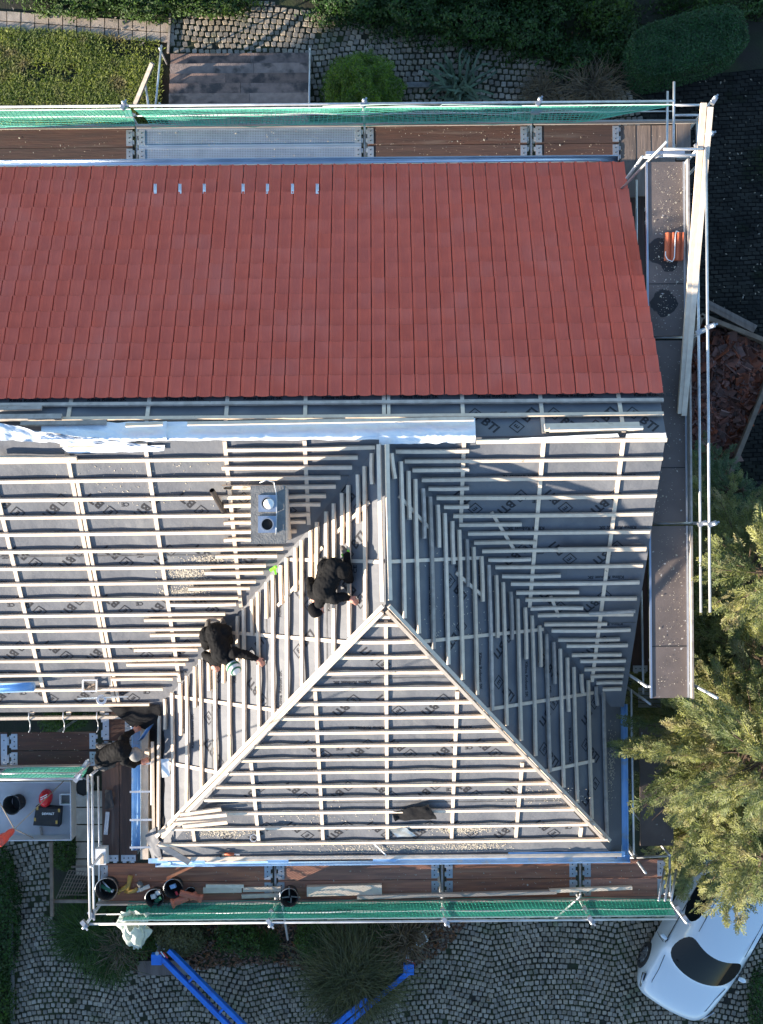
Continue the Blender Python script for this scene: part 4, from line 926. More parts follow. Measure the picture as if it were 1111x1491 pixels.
bucket(279,1296,.085,'small black pail squeezed between bucket and terracotta pipe', hgt=.14)
e, c = bucket(423,1299,.155,'black bucket full of pale sticks by the deck joint', hgt=.30)
filler(c,.15,tuple((.02*math.cos(k*2.1),.02*math.sin(k*1.7)-.03,.17,k*1.571,.02,'batten_grey','stick',('thin pale stick leaning towards the conifer in the stick bucket','thin pale stick leaning towards the roof in the stick bucket','thin pale stick leaning towards the tub in the stick bucket','thin pale stick leaning towards the netting in the stick bucket')[k],'stick') for k in range(4)), .14)
# yellow gloves and a drill-like tool
g = empty('work_gloves', P(184,1290,ZD), 'yellow leather work gloves lying beside the wide black tub', 'gloves')
for k, (A,B) in enumerate((((190,1275),(186,1296)),((186,1290),(174,1297)))):
    mb = MB(); p, q = P(*A,ZD+.04), P(*B,ZD+.04); mb.tube([p, p.lerp(q,.5)+Vector((0,0,.01)), q], .045, 8, r2=.032)
    for f_ in range(4): d_ = (q-p).normalized(); s_ = Vector((-d_.y,d_.x,0)); mb.tube([q+s_*(.03*(f_-1.5)*.7), q+d_*.06+s_*(.03*(f_-1.5))], .012, 6)
    mb.build('glove', M['yellow'], g, smooth=True)
sw = empty('hand_saw', P(204,1297,ZD), 'yellow handled cutting tool lying between tub and labelled bucket', 'tool')
MB().tube([P(187,1299,ZD+.05),P(196,1297,ZD+.06),P(200,1294,ZD+.05)], .035, 8).build('handle', M['yellow'], sw, smooth=True)
bar('blade', P(199,1297,ZD+.05), P(218,1290,ZD+.05), .07, .02, M['zinc'], sw); tube('motor', [P(203,1286,ZD+.02),P(205,1289,ZD+.12)], .05, M['concrete'], sw)
tp_ = empty('terracotta_pipe', P(270,1307,ZD+.2), 'two terracotta clay pipe pieces leaning on the green netting', 'clay pipe')
MB().lathe(P(250,1316,7.05), [(.05,0),(.085,.0),(.085,.03),(.06,.05),(.06,.30),(.0001,.30)], 18, ax=P(280,1304,7.0)-P(250,1316,7.05)).build('pipe', M['terracotta'], tp_, smooth=False)
MB().lathe(P(262,1300,7.05), [(.0001,0),(.055,.0),(.055,.34),(.075,.34),(.075,.40),(.0001,.40)], 18, ax=P(292,1308,7.0)-P(262,1300,7.05)).build('pipe', M['terracotta'], tp_, smooth=False)
MB().lathe(P(276,1307,6.98), [(.0001,0),(.06,.0),(.06,.14),(.0001,.14)], 18, ax=Vector((1,.45,0))).build('elbow', M['terracotta'], tp_)
jb = empty('jerrycan', P(151,1242,ZD), 'white plastic canister standing at the deck corner rail', 'canister')
mb = MB(); c = P(151,1242,ZD); mb.box(c.x-.09,c.x+.09,c.y-.14,c.y+.14,ZD+.002,ZD+.24); mb.build('body', M['white'], jb); MB().box(c.x+.0,c.x+.06,c.y-.12,c.y+.04,ZD+.242,ZD+.27).build('paper', M['batten'], jb)
for k, (u0,v0,u1,v1,w,z,lab) in enumerate(((296,1296,352,1295,.10,.03,'short pale plank behind the terracotta pipes'),(354,1295,409,1294,.08,.03,'short pale plank ending at the deck joint'),(300,1290,355,1290,.06,.06,'thin plank nearest the gutter among the short planks'),(352,1305,408,1303,.07,.03,'short pale plank against the toe board'))):
    bar('timber_board', P(u0,v0,ZD+z), P(u1,v1,ZD+z), w, .05, M['batten'], None, label=lab, cat='board')
bar('timber_beam', P(447,1297,ZD+.07), P(556,1294,ZD+.07), .17, .12, M['batten'], None, label='thick squared pale beam lying on the south deck', cat='beam')
bar('timber_board', P(520,1306,ZD+.14), P(810,1298.5,ZD+.14), .055, .10, M['toeboard'], None, label='long pale board leaning along the south toe board', cat='board')
bar('timber_board', P(800,1297,ZD+.13), P(920,1292,ZD+.13), .055, .09, M['batten'], None, label='board continuing along the toe board towards the conifer', cat='board')
bar('gutter_offcut', P(154,1215,ZD+.03), P(157,1182,ZD+.03), .07, .03, M['zinc'], None, label='dark zinc channel lying on the west deck planks', cat='channel')
o = flap('dark_mat', [P(153,1150,ZD+.04),P(163,1150,ZD+.05),P(166,1176,ZD+.04),P(152,1178,ZD+.03)], M['black'], None, .03, 8, 10, 52, label='crumpled black cloth on the west deck', cat='cloth')
# white rubble sack hanging from the net rail
bgm = MB(); c0 = P(205,1332,7.55); vs = []; nu, nv = 44, 26
for j in range(nv+1):
    s = j/nv; cc_ = P(192+9*s, 1338+38*s, 7.5-1.0*s)
    for i in range(nu):
        t = 2*math.pi*i/nu; r = (.30+.05*math.sin(3*t))*(math.sin(math.pi*min(1,.30+.62*s))**.7)*(1+.42*noise.noise((math.cos(t)*2.3,math.sin(t)*2.3,s*4))+.18*noise.noise((math.cos(t)*6,math.sin(t)*6,s*9)))
        vs.append((cc_.x+r*.75*math.cos(t), cc_.y+r*.62*math.sin(t), cc_.z+.16*noise.noise((math.cos(t)*2,math.sin(t)*2,s*4+1))))
fs = [(j*nu+i, j*nu+(i+1)%nu, (j+1)*nu+(i+1)%nu, (j+1)*nu+i) for j in range(nv) for i in range(nu)] + [tuple(nv*nu+i for i in range(nu))]
bgm.add(vs, fs).build('rubble_sack', M['bag'], smooth=True, label='translucent white rubble sack hanging from the netting rail', cat='sack')

# ---- hanging crane tray
ZT = 6.0
tr = empty('crane_tray', P(50,1182,ZT), 'pale grey crane tray with tools hanging beside the left netting', 'tray')
ta = P(-18,1139,ZT+.36); tb = P(104,1224,ZT+.36)
MB().box(ta.x, tb.x, tb.y, ta.y, ZT, ZT+.02).build('tray_floor', M['tray'], tr)
for (x0_,x1_,y0_,y1_) in ((ta.x,tb.x,tb.y,tb.y+.02),(ta.x,tb.x,ta.y-.02,ta.y),(tb.x-.02,tb.x,tb.y+.021,ta.y-.021)): MB().box(x0_,x1_,y0_,y1_,ZT+.021,ZT+.36).build('tray_side', M['tray'], tr)
hk = P(21,1207,7.7)
for q in (P(-16,1141,ZT+.37), P(93,1137,ZT+.37), P(48,1220,ZT+.37)): tube('sling', [q, hk], .009, M['rope'], tr, n=6)
ck = empty('crane_hook', hk, 'red crane hook block above the hanging grey tray', 'crane hook')
MB().tube([hk, hk+Vector((0,0,.12))], .03, 8).build('hook_eye', M['zinc'], ck); MB().lathe(hk+Vector((0,0,.12)), [(.0001,0),(.045,0),(.06,.12),(.06,.40),(.085,.42),(.085,.66),(.03,.72),(.0001,.72)], 12).build('hook_block', M['redpaint'], ck)
top = Vector((-6.5,-5.6,21)); tube('hoist_rope', [hk+Vector((0,0,.8)), Vector((hk.x,hk.y,20.4))], .012, M['rubber'], ck, n=6)
b1, c = bucket(28,1167,.17,'black bucket with a bright bail handle on the grey tray', z=ZT+.025, lean=(-.25,0,1))
hm = empty('safety_helmet', P(70,1159,ZT+.02), 'red safety helmet with white stripes on the grey tray', 'helmet'); c = P(70,1159,ZT+.03)
MB().lathe(c+Vector((0,0,.22)), [(.125,-.12),(.125,-.05),(.115,.03),(.08,.09),(.04,.115),(.0001,.12)], 22, sx=.85, sy=1.25).build('shell', M['red'], hm, smooth=True)
MB().lathe(c+Vector((0,0,.02)), [(.11,0),(.12,.09)], 22, sx=.85, sy=1.2).build('chin_rim', M['red'], hm, smooth=True)
for k in (-1,1): bar('stripe', c+Vector((-.04,.03+k*.018,.343)), c+Vector((.075,.085+k*.018,.318)), .014, .008, M['white'], hm)
tc = empty('tool_case', P(68,1190,ZT+.02), 'black tool case with white lettering on the grey tray', 'case'); mb = MB()
q = [P(52,1174,ZT+.2),P(88,1177,ZT+.2),P(86,1204,ZT+.2),P(48,1202,ZT+.2)]; mb.prism([(p.x,p.y) for p in reversed(q)], ZT+.025, ZT+.19); mb.build('case_body', M['black'], tc)
q2 = [p.lerp((q[0]+q[2])/2, .1) for p in q]; MB().prism([(p.x,p.y) for p in reversed(q2)], ZT+.19, ZT+.205).build('case_lid', M['rubber'], tc)
for (u,v) in ((54.5,1177),(86,1180),(51,1193),(82.5,1197)): cc_ = P(u,v,ZT+.2); MB().box(cc_.x-.018,cc_.x+.018,cc_.y-.03,cc_.y+.03,ZT+.19,ZT+.21).build('latch', M['yellow'], tc)
tv_, tf2 = text_mesh('DEWALT', .055); cc_ = P(70,1185,ZT+.21); MB().add([(cc_.x+a_, cc_.y+b_, ZT+.212) for a_,b_,_ in tv_], tf2).build('printed_lettering', M['white'], tc)
bx_ = empty('parts_box', P(93,1165,ZT+.02), 'small white open parts box in the tray corner', 'box'); c = P(93,1166,ZT+.2)
for (dx0,dx1,dy0,dy1) in ((-.1,.1,-.1,-.085),(-.1,.1,.085,.1),(-.1,-.085,-.084,.084),(.085,.1,-.084,.084)): MB().box(c.x+dx0,c.x+dx1,c.y+dy0,c.y+dy1,ZT+.022,ZT+.12).build('box_side', M['white'], bx_)
MB().box(c.x-.085,c.x+.085,c.y-.085,c.y+.085,ZT+.022,ZT+.03).build('box_floor', M['concrete'], bx_)
bar('wooden_stick', P(59,1204,ZT+.05), P(62,1222,ZT+.05), .035, .03, M['toeboard'], None, label='short pale stick on the tray below the tool case', cat='stick')

# ------------------------------------------------------------------ garden things
# stone steps with their rails
st = empty('garden_steps', P(350,120,0), 'worn brown stone steps between two metal handrails', 'steps')
for k in range(6):
    v0 = 78+k*14.5; z = .10+.10*k; a_ = P(248-k*.6,v0,z); b_ = P(449,v0+14.3,z)
    n_ = 3; cuts = sorted([0,1]+[R.uniform(.25,.75) for _ in range(1)])
    for c0_, c1_ in zip(cuts, cuts[1:]): MB().box(a_.x+(b_.x-a_.x)*c0_+.003, a_.x+(b_.x-a_.x)*c1_-.003, b_.y+.012-(.6 if k == 5 else 0), a_.y-.006, 0, z+R.uniform(-.006,.006)).build('step', M['step2' if (k in (1,4,5)) or R.random() < .12 else 'step'], st)
hr = empty('handrail', P(451,110,0), 'straight metal handrail on the right of the stone steps', 'handrail')
tube('rail', [P(451,70,.95),P(450,165,1.3)], .022, M['tubesteel'], hr); 
for v in (72,150): q = P(451,v,1.0); tube('post', [(q.x,q.y,0),(q.x,q.y,1.0)], .02, M['tubesteel'], hr)
hr2 = empty('handrail', P(230,110,0), 'slanting metal handrail on the lawn side of the steps', 'handrail')
tube('rail', [P(235,66,.95),P(226,160,1.3)], .024, M['tubesteel'], hr2)
for v in (70,150): q = P(232,v,1.0); tube('post', [(q.x,q.y,0),(q.x,q.y,1.0)], .02, M['tubesteel'], hr2)
bar('wooden_post', P(222,92,.9), P(197,152,.3), .09, .08, M['toeboard'], None, label='grey wooden post leaning by the lawn edge', cat='post')
tube('metal_pole', [P(212,125,.3),P(217,160,.5)], .03, M['tubesteel'], None, label='short metal pole beside the leaning wooden post', cat='pole')
# leaf masses
def leafmass(mb, c, rx, ry, rz, n, ls, rr, shell=.55, rot=0.0, boxy=1.0, lump=.18, seed=0, narrow=.5):
    c = Vector(c); cr, sr = math.cos(rot), math.sin(rot)
    for _ in range(n):
        th = rr.uniform(0, 2*math.pi); ph = math.acos(rr.uniform(-.15, 1)); d = Vector((math.sin(ph)*math.cos(th), math.sin(ph)*math.sin(th), math.cos(ph)))
        if boxy < 1: d = Vector([math.copysign(abs(q)**boxy, q) for q in d])
        k = (shell + (1-shell)*rr.random()**.5) * (1 + lump*noise.noise((d.x*2.5+seed, d.y*2.5, d.z*2.5)) + lump*.6*noise.noise((d.x*6+seed, d.y*6, d.z*6)))
        q = Vector((d.x*rx*k, d.y*ry*k, d.z*rz*k)); p = c + Vector((q.x*cr-q.y*sr, q.x*sr+q.y*cr, q.z))
        nrm = (d + Vector((rr.gauss(0,.55), rr.gauss(0,.55), rr.gauss(0,.45)+.3))).normalized()
        a_ = nrm.orthogonal().normalized(); a_ = (Matrix.Rotation(rr.uniform(0,6.28), 3, nrm) @ a_); b_ = nrm.cross(a_); s = ls*rr.uniform(.6,1.35)
        mb.add([p-a_*s*.5, p+b_*s*narrow*.5, p+a_*s*.5+nrm*s*.08, p-b_*s*narrow*.5], [(0,1,2,3)])
    return mb
def shrub(name, label, u, v, z, rx, ry, rz, n, ls, mat, seed, cat='shrub', group=None, rot=0, boxy=1.0, lump=.18, narrow=.5, core=True):
    base = P(u, v, z); e = empty(name, (base.x, base.y, 0), label, cat, group); rr = random.Random(seed)
    leafmass(MB(), (base.x,base.y,z*.3), rx, ry, rz, n, ls, rr, rot=rot, boxy=boxy, lump=lump, seed=seed, narrow=narrow).build('foliage', M[mat], e)
    st_ = MB()
    for k in range(4): a_ = rr.uniform(0,6.28); st_.tube([(base.x,base.y,0),(base.x+math.cos(a_)*rx*.3,base.y+math.sin(a_)*ry*.3,rz*.6)], .02, 5, r2=.008)
    st_.build('stem', M['bark'], e)
    return e
shrub('dome_shrub', 'round dome of dense bright green dwarf conifer by the steps', 526,124,.9,.90,.88,1.25,26000,.060,'leaf_dome',3,lump=.24,narrow=.35)
hb_ = P(1003,60,1.2); he = empty('clipped_hedge', (hb_.x,hb_.y,0), 'dark clipped hedge block with rounded corners and flat top', 'hedge'); rr = random.Random(4); hm_ = MB(); ch_, sh_ = math.cos(rad(15)), math.sin(rad(15))
for _ in range(30000):
    x, y = rr.uniform(-1,1), rr.uniform(-1,1); q = x**4+y**4
    if q > 1: continue
    top_ = 1.35*(1-.10*q*q); z = top_*(1-rr.random()**2*.12) + .05*noise.noise((x*4,y*2.5,1)); k = 1
    if rr.random() < .35: k = (1/q)**.25 if q > 1e-3 else 1; z = rr.uniform(.1,top_); k *= rr.uniform(.93,1.0)
    X, Y = x*k*1.32, y*k*.62; p = Vector((hb_.x+X*ch_-Y*sh_, hb_.y+X*sh_+Y*ch_, z)); n_ = Vector((rr.gauss(0,.5)+x*.3, rr.gauss(0,.5)+y*.3, 1)).normalized(); a_ = Matrix.Rotation(rr.uniform(0,6.28),3,n_) @ n_.orthogonal().normalized(); b_ = n_.cross(a_); q_ = .055*rr.uniform(.6,1.3)
    hm_.add([p-a_*q_*.5, p+b_*q_*.25, p+a_*q_*.5, p-b_*q_*.25], [(0,1,2,3)])
hm_.build('foliage', M['leaf_hedge'], he)
st_ = MB()
for k in range(5): st_.tube([(hb_.x+(k-2)*.5*ch_,hb_.y+(k-2)*.5*sh_,0),(hb_.x+(k-2)*.5*ch_,hb_.y+(k-2)*.5*sh_,1.0)], .03, 6)
st_.build('stem', M['bark'], he)
for k, (u,v,rx,ry,rz,lab,mt) in enumerate(((300,-2,1.0,.35,.5,'low ivy tuft spilling onto the cobbles above the steps','leaf_mid'),(215,8,.6,.30,.5,'leafy green plant above the end of the slab path','leaf_mid'),(120,-2,1.0,.35,.4,'low green border plants above the slab path','leaf_mid'),
    (510,5,.9,.45,.6,'bright ivy bush at the upper cobble edge behind the dome shrub','leaf_dark'),(600,14,.9,.55,.7,'dark ivy bush at the upper cobble edge','leaf_dark'),(690,30,.9,.6,.8,'wide dark evergreen bush above the yucca','leaf_dark'),(770,42,.8,.6,.8,'dark evergreen bush where the cobbles curve away','leaf_dark'),(880,12,.62,.5,.9,'glossy green laurel bush beside the clipped hedge','leaf_mid'),(850,85,.7,.5,.5,'low brownish bush at the narrow cobble end','leaf_dark'),(640,-22,2.6,.4,1.0,'tall dark shrub row at the top edge','leaf_dark'),(905,55,.5,.6,.5,'dark low plants at the foot of the clipped hedge','leaf_dark'),(800,-15,1.5,.5,1.0,'overhanging dark shrub behind the laurel','leaf_dark'),(1060,0,1.4,.35,.7,'dark brush behind the clipped hedge','leaf_dark'))):
    shrub('evergreen_bush', lab, u, v, .3, rx*1.15, ry*1.15, rz*.9, int(3600*rx*ry*3.2), .075, mt, 30+k, lump=.75)
def twigs(name, label, u, v, r, h, n, mat, seed, cat='shrub', up=.5, group=None, curl=.2, w=.006, z=0):
    base = P(u, v, z); rr = random.Random(seed); mb = MB()
    for _ in range(n):
        a_ = rr.uniform(0,6.28); l_ = r*rr.uniform(.45,1.1); s = base + Vector((rr.gauss(0,r*.18), rr.gauss(0,r*.18), 0)); d = Vector((math.cos(a_), math.sin(a_), 0))
        hh = h*rr.uniform(.5,1.1); pts = [s, s+d*l_*.35+Vector((0,0,hh*.75)), s+d*l_*.75+Vector((0,0,hh)), s+d*l_+Vector((rr.gauss(0,curl*r), rr.gauss(0,curl*r), hh*.75))]
        sd_ = Vector((-d.y,d.x,0))*w
        for p, q in zip(pts, pts[1:]): mb.add([p-sd_, p+sd_, q+sd_*.7, q-sd_*.7], [(0,1,2,3)])
    return mb.build(name, M[mat], label=label, cat=cat, group=group)
twigs('dry_shrub', 'bare brown twiggy shrub at the end of the cobbles', 860,140,.75,.6,700,'leaf_dry',61,w=.006)
twigs('dry_shrub', 'low brown twiggy shrub between yucca and netting', 785,138,.5,.4,420,'leaf_dry',62,w=.006)
twigs('yucca', 'spiky grey green yucca plant beside the dome shrub', 668,138,.85,.55,70,'leaf_yucca',63,cat='yucca',w=.03,curl=.05)
bar('stone_slab', P(592,124,.05), P(627,124,.05), .12, .1, M['concrete'], None, label='small grey slab on the bed beside the dome shrub', cat='slab')
twigs('dry_grass_bush', 'large olive dry grass bush over the blue crane foot', 515,1408,1.05,.85,3800,'leaf_olive',64,w=.006,curl=.25)
shrub('conifer_bush', 'mossy olive green bush behind the left crane foot', 262,1366,.3,.62,.45,.6,5200,.055,'leaf_olive',65)
shrub('green_bush', 'bright green grass like bush beside the dry grass bush', 462,1372,.3,.55,.5,.6,4200,.06,'leaf_mid',66)
twigs('dry_branches', 'tangle of bare brown branches below the netting near a crane foot', 590,1352,.6,1.0,260,'leaf_dry',67,w=.008)
twigs('dry_branches', 'bare twigs in the litter bed behind the rubble sack', 180,1372,.6,.4,300,'leaf_dry',68,w=.006)
twigs('grass_tuft', 'long dark green grass tufts below the trellis corner', 130,1352,.75,.35,1900,'leaf_mid',69,cat='grass tuft',w=.007)
twigs('grass_tuft', 'small green grass tuft in the leaf litter', 392,1372,.3,.25,320,'leaf_mid',70,cat='grass tuft',w=.006)
twigs('grass_tuft', 'long grass at the litter bed edge below the sack', 160,1392,.55,.3,900,'leaf_mid',71,cat='grass tuft',w=.007)
shrub('border_hedge', 'dark border hedge along the left cobble path', 2,1340,.3,.40,1.7,.55,5200,.07,'leaf_dark',72,cat='hedge')
shrub('border_hedge', 'sparse dark hedge end at the lower left', -2,1460,.3,.35,.9,.4,2200,.07,'leaf_mid',73,cat='hedge')
shrub('green_bush', 'sunlit looking bush behind the hanging tray', 92,1245,.3,.30,.42,.55,1500,.06,'leaf_mid',74)
shrub('green_bush', 'dark bush at the lower right beside the car', 1112,1465,.2,.35,.9,.5,2200,.07,'leaf_dark',75)
shrub('green_bush', 'yellow green bush glimpsed below the left fascia beam', 82,1052,2.0,.5,.4,2.0,1800,.07,'leaf_mid',76)
bar('border_kerb', P(17,1330,.04), P(19,1510,.04), .08, .14, M['concrete'], None, label='thin concrete kerb along the lower left hedge', cat='kerb')
shrub('green_bush', 'ragged leafy bush in the litter bed behind the bucket of sticks', 345,1366,.3,.55,.36,.45,2200,.07,'leaf_mid',91,lump=.8)
shrub('green_bush', 'ragged dark leafy bush between the grass bush and netting', 560,1360,.3,.50,.40,.5,2200,.07,'leaf_dark',92,lump=.8)
shrub('green_bush', 'ragged leafy bush under the hanging rubble sack', 205,1378,.3,.45,.30,.35,1600,.065,'leaf_mid',93,lump=.8)
# leaf litter
def litter(name, pts, n, mat, seed, s, label):
    rr = random.Random(seed); pl = poly_px(pts, 0); x0 = min(p.x for p in pl); x1 = max(p.x for p in pl); y0 = min(p.y for p in pl); y1 = max(p.y for p in pl); mb = MB()
    for _ in range(n):
        x, y = rr.uniform(x0,x1), rr.uniform(y0,y1)
        if not inside((x,y), pl): continue
        a_ = rr.uniform(0,6.28); q = s*rr.uniform(.5,1.3); z = .03+rr.uniform(0,.05); ca, sa = math.cos(a_)*q, math.sin(a_)*q
        mb.add([(x-ca,y-sa,z),(x+sa*.5,y-ca*.5,z+rr.uniform(-.01,.02)),(x+ca,y+sa,z+rr.uniform(0,.03)),(x-sa*.5,y+ca*.5,z+rr.uniform(-.01,.02))], [(0,1,2,3)])
    return mb.build(name, M[mat], label=label, cat='leaves', kind='stuff')
litter('leaf_litter', [(85,1330),(690,1330),(650,1380),(600,1410),(440,1410),(390,1402),(300,1410),(200,1415),(140,1400),(90,1350)], 6500, 'litter', 81, .045, 'brown dead leaves covering the bed below the south netting')
litter('fallen_leaves', [(940,110),(1111,110),(1111,460),(1010,460),(1000,200)], 120, 'speck', 82, .030, 'pale fallen leaves dotted over the dark driveway')
litter('fallen_leaves', [(0,10),(250,20),(250,70),(0,60)], 60, 'speck', 83, .035, 'pale fallen leaves on the slab path')
litter('fallen_leaves', [(30,1230),(110,1230),(200,1420),(1100,1340),(1100,1491),(30,1491)], 170, 'litter', 84, .030, 'few dead leaves on the cobbled forecourt')
litter('ground_debris', [(560,20),(930,60),(930,130),(740,70)], 900, 'litter', 85, .04, 'dead leaves under the bushes along the cobble path')
# trellis frame beside the west scaffold
tl_e = empty('trellis', P(100,1290,0), 'dark brown lattice trellis frame standing in the side bed', 'trellis')
bar('post', P(74.5,1226,.7), P(76,1334,.7), .07, .08, M['brownframe'], tl_e); bar('frame_rail', P(78,1312,.6), P(130,1312,.6), .07, .06, M['brownframe'], tl_e)
bar('frame_rail', P(104,1262,.6), P(138,1262,.6), .04, .04, M['brownframe'], tl_e)
for k in range(9): bar('lattice_slat', P(82+k*4.5,1308-k*1,.35), P(100+k*4.2,1268,.5), .016, .012, M['brownframe'], tl_e)
for k in range(7): bar('lattice_slat', P(84+k*2.6,1303-k*6,.36), P(126,1303-k*5.5,.36), .016, .012, M['brownframe'], tl_e)
pb = empty('planter_ring', P(122,1146,0), 'dark planter pot with a pale octagonal rim near the west rails', 'planter'); c = P(122,1146,.4)
MB().lathe((c.x,c.y,0), [(.16,0),(.20,.45),(.235,.45),(.235,.40)], 8).build('pot', M['toeboard'], pb); MB().lathe((c.x,c.y,.42), [(.2,0),(.0001,0)], 8).build('pot_soil', M['dark'], pb)

# rubble of old tiles in a board pen
pen = empty('rubble_pen', P(1050,580,0), 'board edged pen holding broken roof tiles beside the driveway', 'pen')
for (A,B,z,w) in (((1021,459),(1125,500),.85,.10),((1003,515),(1003,710),.85,.10),((1022,459),(1003,515),.85,.10),((1122,545),(1063,692),.85,.10)): bar('edge_board', P(*A,z), P(*B,z), w, .06, M['brownframe'], pen); bar('side_board', P(*A,z)-Vector((0,0,.43)), P(*B,z)-Vector((0,0,.43)), .03, .80, M['brownframe'], pen)
for (A,B,lab) in (((1030,440),(1101,477),'old dark plank on the driveway side beside the rubble pen'),((1031,447),(1098,482),'old dark plank lying closest to the rubble pen edge')): bar('timber_board', P(*A,.3), P(*B,.3), .10, .06, M['oldboard'], None, label=lab, cat='board')
rb = MB(); rr = random.Random(91); rp = poly_px([(1020,468),(1112,498),(1118,560),(1066,690),(1006,705),(1006,520)], .7)
x0 = min(p.x for p in rp); x1 = max(p.x for p in rp); y0 = min(p.y for p in rp); y1 = max(p.y for p in rp)
for k in range(5200):
    x, y = rr.uniform(x0,x1), rr.uniform(y0,y1)
    if not inside((x,y), rp): continue
    z = .5+.22*noise.noise((x*1.3,y*1.3,2))+rr.uniform(-.12,.06); big = rr.random() < .07; lx, ly, t = ((rr.uniform(.14,.20), rr.uniform(.10,.14), .03) if big else (rr.uniform(.03,.10), rr.uniform(.02,.06), .015))
    e3 = Matrix.Rotation(rr.uniform(0,6.28),3,'Z') @ Matrix.Rotation(rr.gauss(0,.45),3,'X') @ Matrix.Rotation(rr.gauss(0,.45),3,'Y')
    sk = rr.uniform(-.5,.5); vs = [Vector((x,y,z)) + e3 @ Vector((a_*lx+sk*b_*lx*.4, b_*ly, c_*t)) for c_ in (-.5,.5) for a_,b_ in ((-1,-1),(1,-.8),(.9,1),(-1,.7))]
    rb.add(vs, [(4,5,6,7),(0,1,5,4),(1,2,6,5),(2,3,7,6),(3,0,4,7)])
rb.build('tile_rubble', M['shard'], label='dark heap of broken red brown roof tiles filling the pen', cat='rubble', kind='stuff')

# blue crane outriggers reaching into the picture
cr = empty('crane_outrigger', P(230,1392,0), 'blue steel crane outrigger on a plank pad near the rubble sack', 'outrigger')
for off in (0, .17): A = P(234+off*70,1393-off*60,.62); B = P(345+off*70,1505-off*60,.75); bar('beam', A, B, .10, .16, M['blue'], cr)
for t in (.35,.75): A = P(234,1393,.62).lerp(P(345,1505,.75),t); bar('cross_tie', A, A+Vector((.17,.18,0)), .05, .08, M['blue'], cr)
c = P(230,1397,.64); MB().box(c.x-.14,c.x+.10,c.y-.1,c.y+.14,.58,.72).build('head', M['blue'], cr); c = P(233,1380,.4)
MB().lathe((c.x,c.y,.10), [(.16,0),(.16,.04),(.05,.06),(.045,.65),(.0001,.65)], 14).build('foot_jack', M['zinc'], cr)
for k in range(3): bar('hazard_stripe', P(230+k*4,1384+k*1.5,.70), P(236+k*4,1392+k*1.5,.70), .025, .01, M['white'] if k % 2 else M['redpaint'], cr)
for (u0,u1) in ((201,262),(262,276)): bar('pad_board', P(u0,1409,.07), P(u1,1408,.07), .34, .09, M['oldboard'] if u0 < 210 else M['concrete'], None, label=('dark wooden pad plank under the left crane foot','pale end block of the crane foot pad')[u0 > 210], cat='pad')
cr2 = empty('crane_outrigger', P(590,1400,0), 'blue steel crane outrigger running under the dry grass bush', 'outrigger')
A = P(597,1412,.6); B = P(480,1512,.75); bar('beam', A, B, .12, .16, M['blue'], cr2); bar('beam', A.lerp(B,.45)+Vector((-.14,.1,.05)), B+Vector((-.14,.1,.05)), .12, .14, M['blue'], cr2)
c = P(595,1410,.62); MB().box(c.x-.12,c.x+.12,c.y-.12,c.y+.12,.57,.71).build('head', M['blue'], cr2)
c = P(592,1388,.4); MB().lathe((c.x,c.y,.06), [(.15,0),(.15,.04),(.05,.06),(.045,.6),(.0001,.6)], 14).build('foot_jack', M['zinc'], cr2)
for k in range(3): bar('hazard_stripe', P(590+k*3,1396+k*2,.66), P(598+k*3,1399+k*2,.66), .02, .01, M['white'] if k % 2 else M['redpaint'], cr2)
pl_ = empty('pallet_jack', P(612,1366,0), 'small steel frame standing by the right crane foot', 'frame')
for (A,B) in (((602,1366),(616,1356)),((616,1356),(623,1369)),((623,1369),(609,1379)),((609,1379),(602,1366))): tube('frame_tube', [P(*A,.25),P(*B,.25)], .02, M['zinc'], pl_)
MB().prism([(p.x,p.y) for p in reversed([P(604,1367,.2),P(615,1359,.2),P(621,1368,.2),P(610,1376,.2)])], .05, .2).build('frame_plate', M['oldboard'], pl_)
# the crane itself stands below the picture's edge
cb = empty('crane_truck', (-2.0,-16.5,0), 'blue trailer crane with raised boom standing on the forecourt', 'crane')
MB().box(-2.8,-1.2,-19.5,-13.2,.55,1.3).build('chassis', M['blue'], cb)
bar('boom', (-2.0,-16.5,1.3), tuple(top), .35, .40, M['zinc'], cb)
for s in (-1,1):
    for y in (-14.2,-18.6): MB().lathe((-2.0+s*.95,y,.38), [(.0001,-.12),(.3,-.12),(.38,-.08),(.38,.08),(.3,.12),(.0001,.12)], 18, ax=Vector((1,0,0))).build('wheel', M['rubber'], cb)

# ------------------------------------------------------------------ conifers
import numpy as np
def spray_mesh(rr, L_=.30):
    """a flat feathery frond: stem with tapering side twigs that carry scale leaves"""
    vs = []; fs = []
    def leaf(p, d, l, w):
        s = Vector((-d.y, d.x, rn.gauss(0,.4))); n = len(vs)
        vs.extend([p-s*w*.4, p+d*l*.55-s*w, p+d*l, p+d*l*.55+s*w]); fs.append((n,n+1,n+2,n+3))
    k = 8; rn = rr
    for i in range(k):
        t = (i+.5)/k; p = Vector((t*L_, 0, -.12*t*t*L_)); ll = L_*.45*(1-t*.72)*rr.uniform(.75,1.2)
        for s in (-1,1):
            a = s*rr.uniform(.5,.95); d = Vector((math.cos(a), math.sin(a), rr.uniform(-.3,.15))); leaf(p, d, ll, .0065)
            for q in (.35,.68): b = a + rr.choice((-1,1))*.6; d2 = Vector((math.cos(b), math.sin(b), rr.uniform(-.3,.3))); leaf(p+d*ll*q, d2, ll*.45, .0065)
    leaf(Vector((0,0,0)), Vector((1,0,-.05)), L_*1.05, .006)
    return np.array([tuple(v) for v in vs]), np.array(fs)
rr = random.Random(5); SPR = [spray_mesh(rr, .24), spray_mesh(rr, .20), spray_mesh(rr, .28), spray_mesh(rr, .22)]
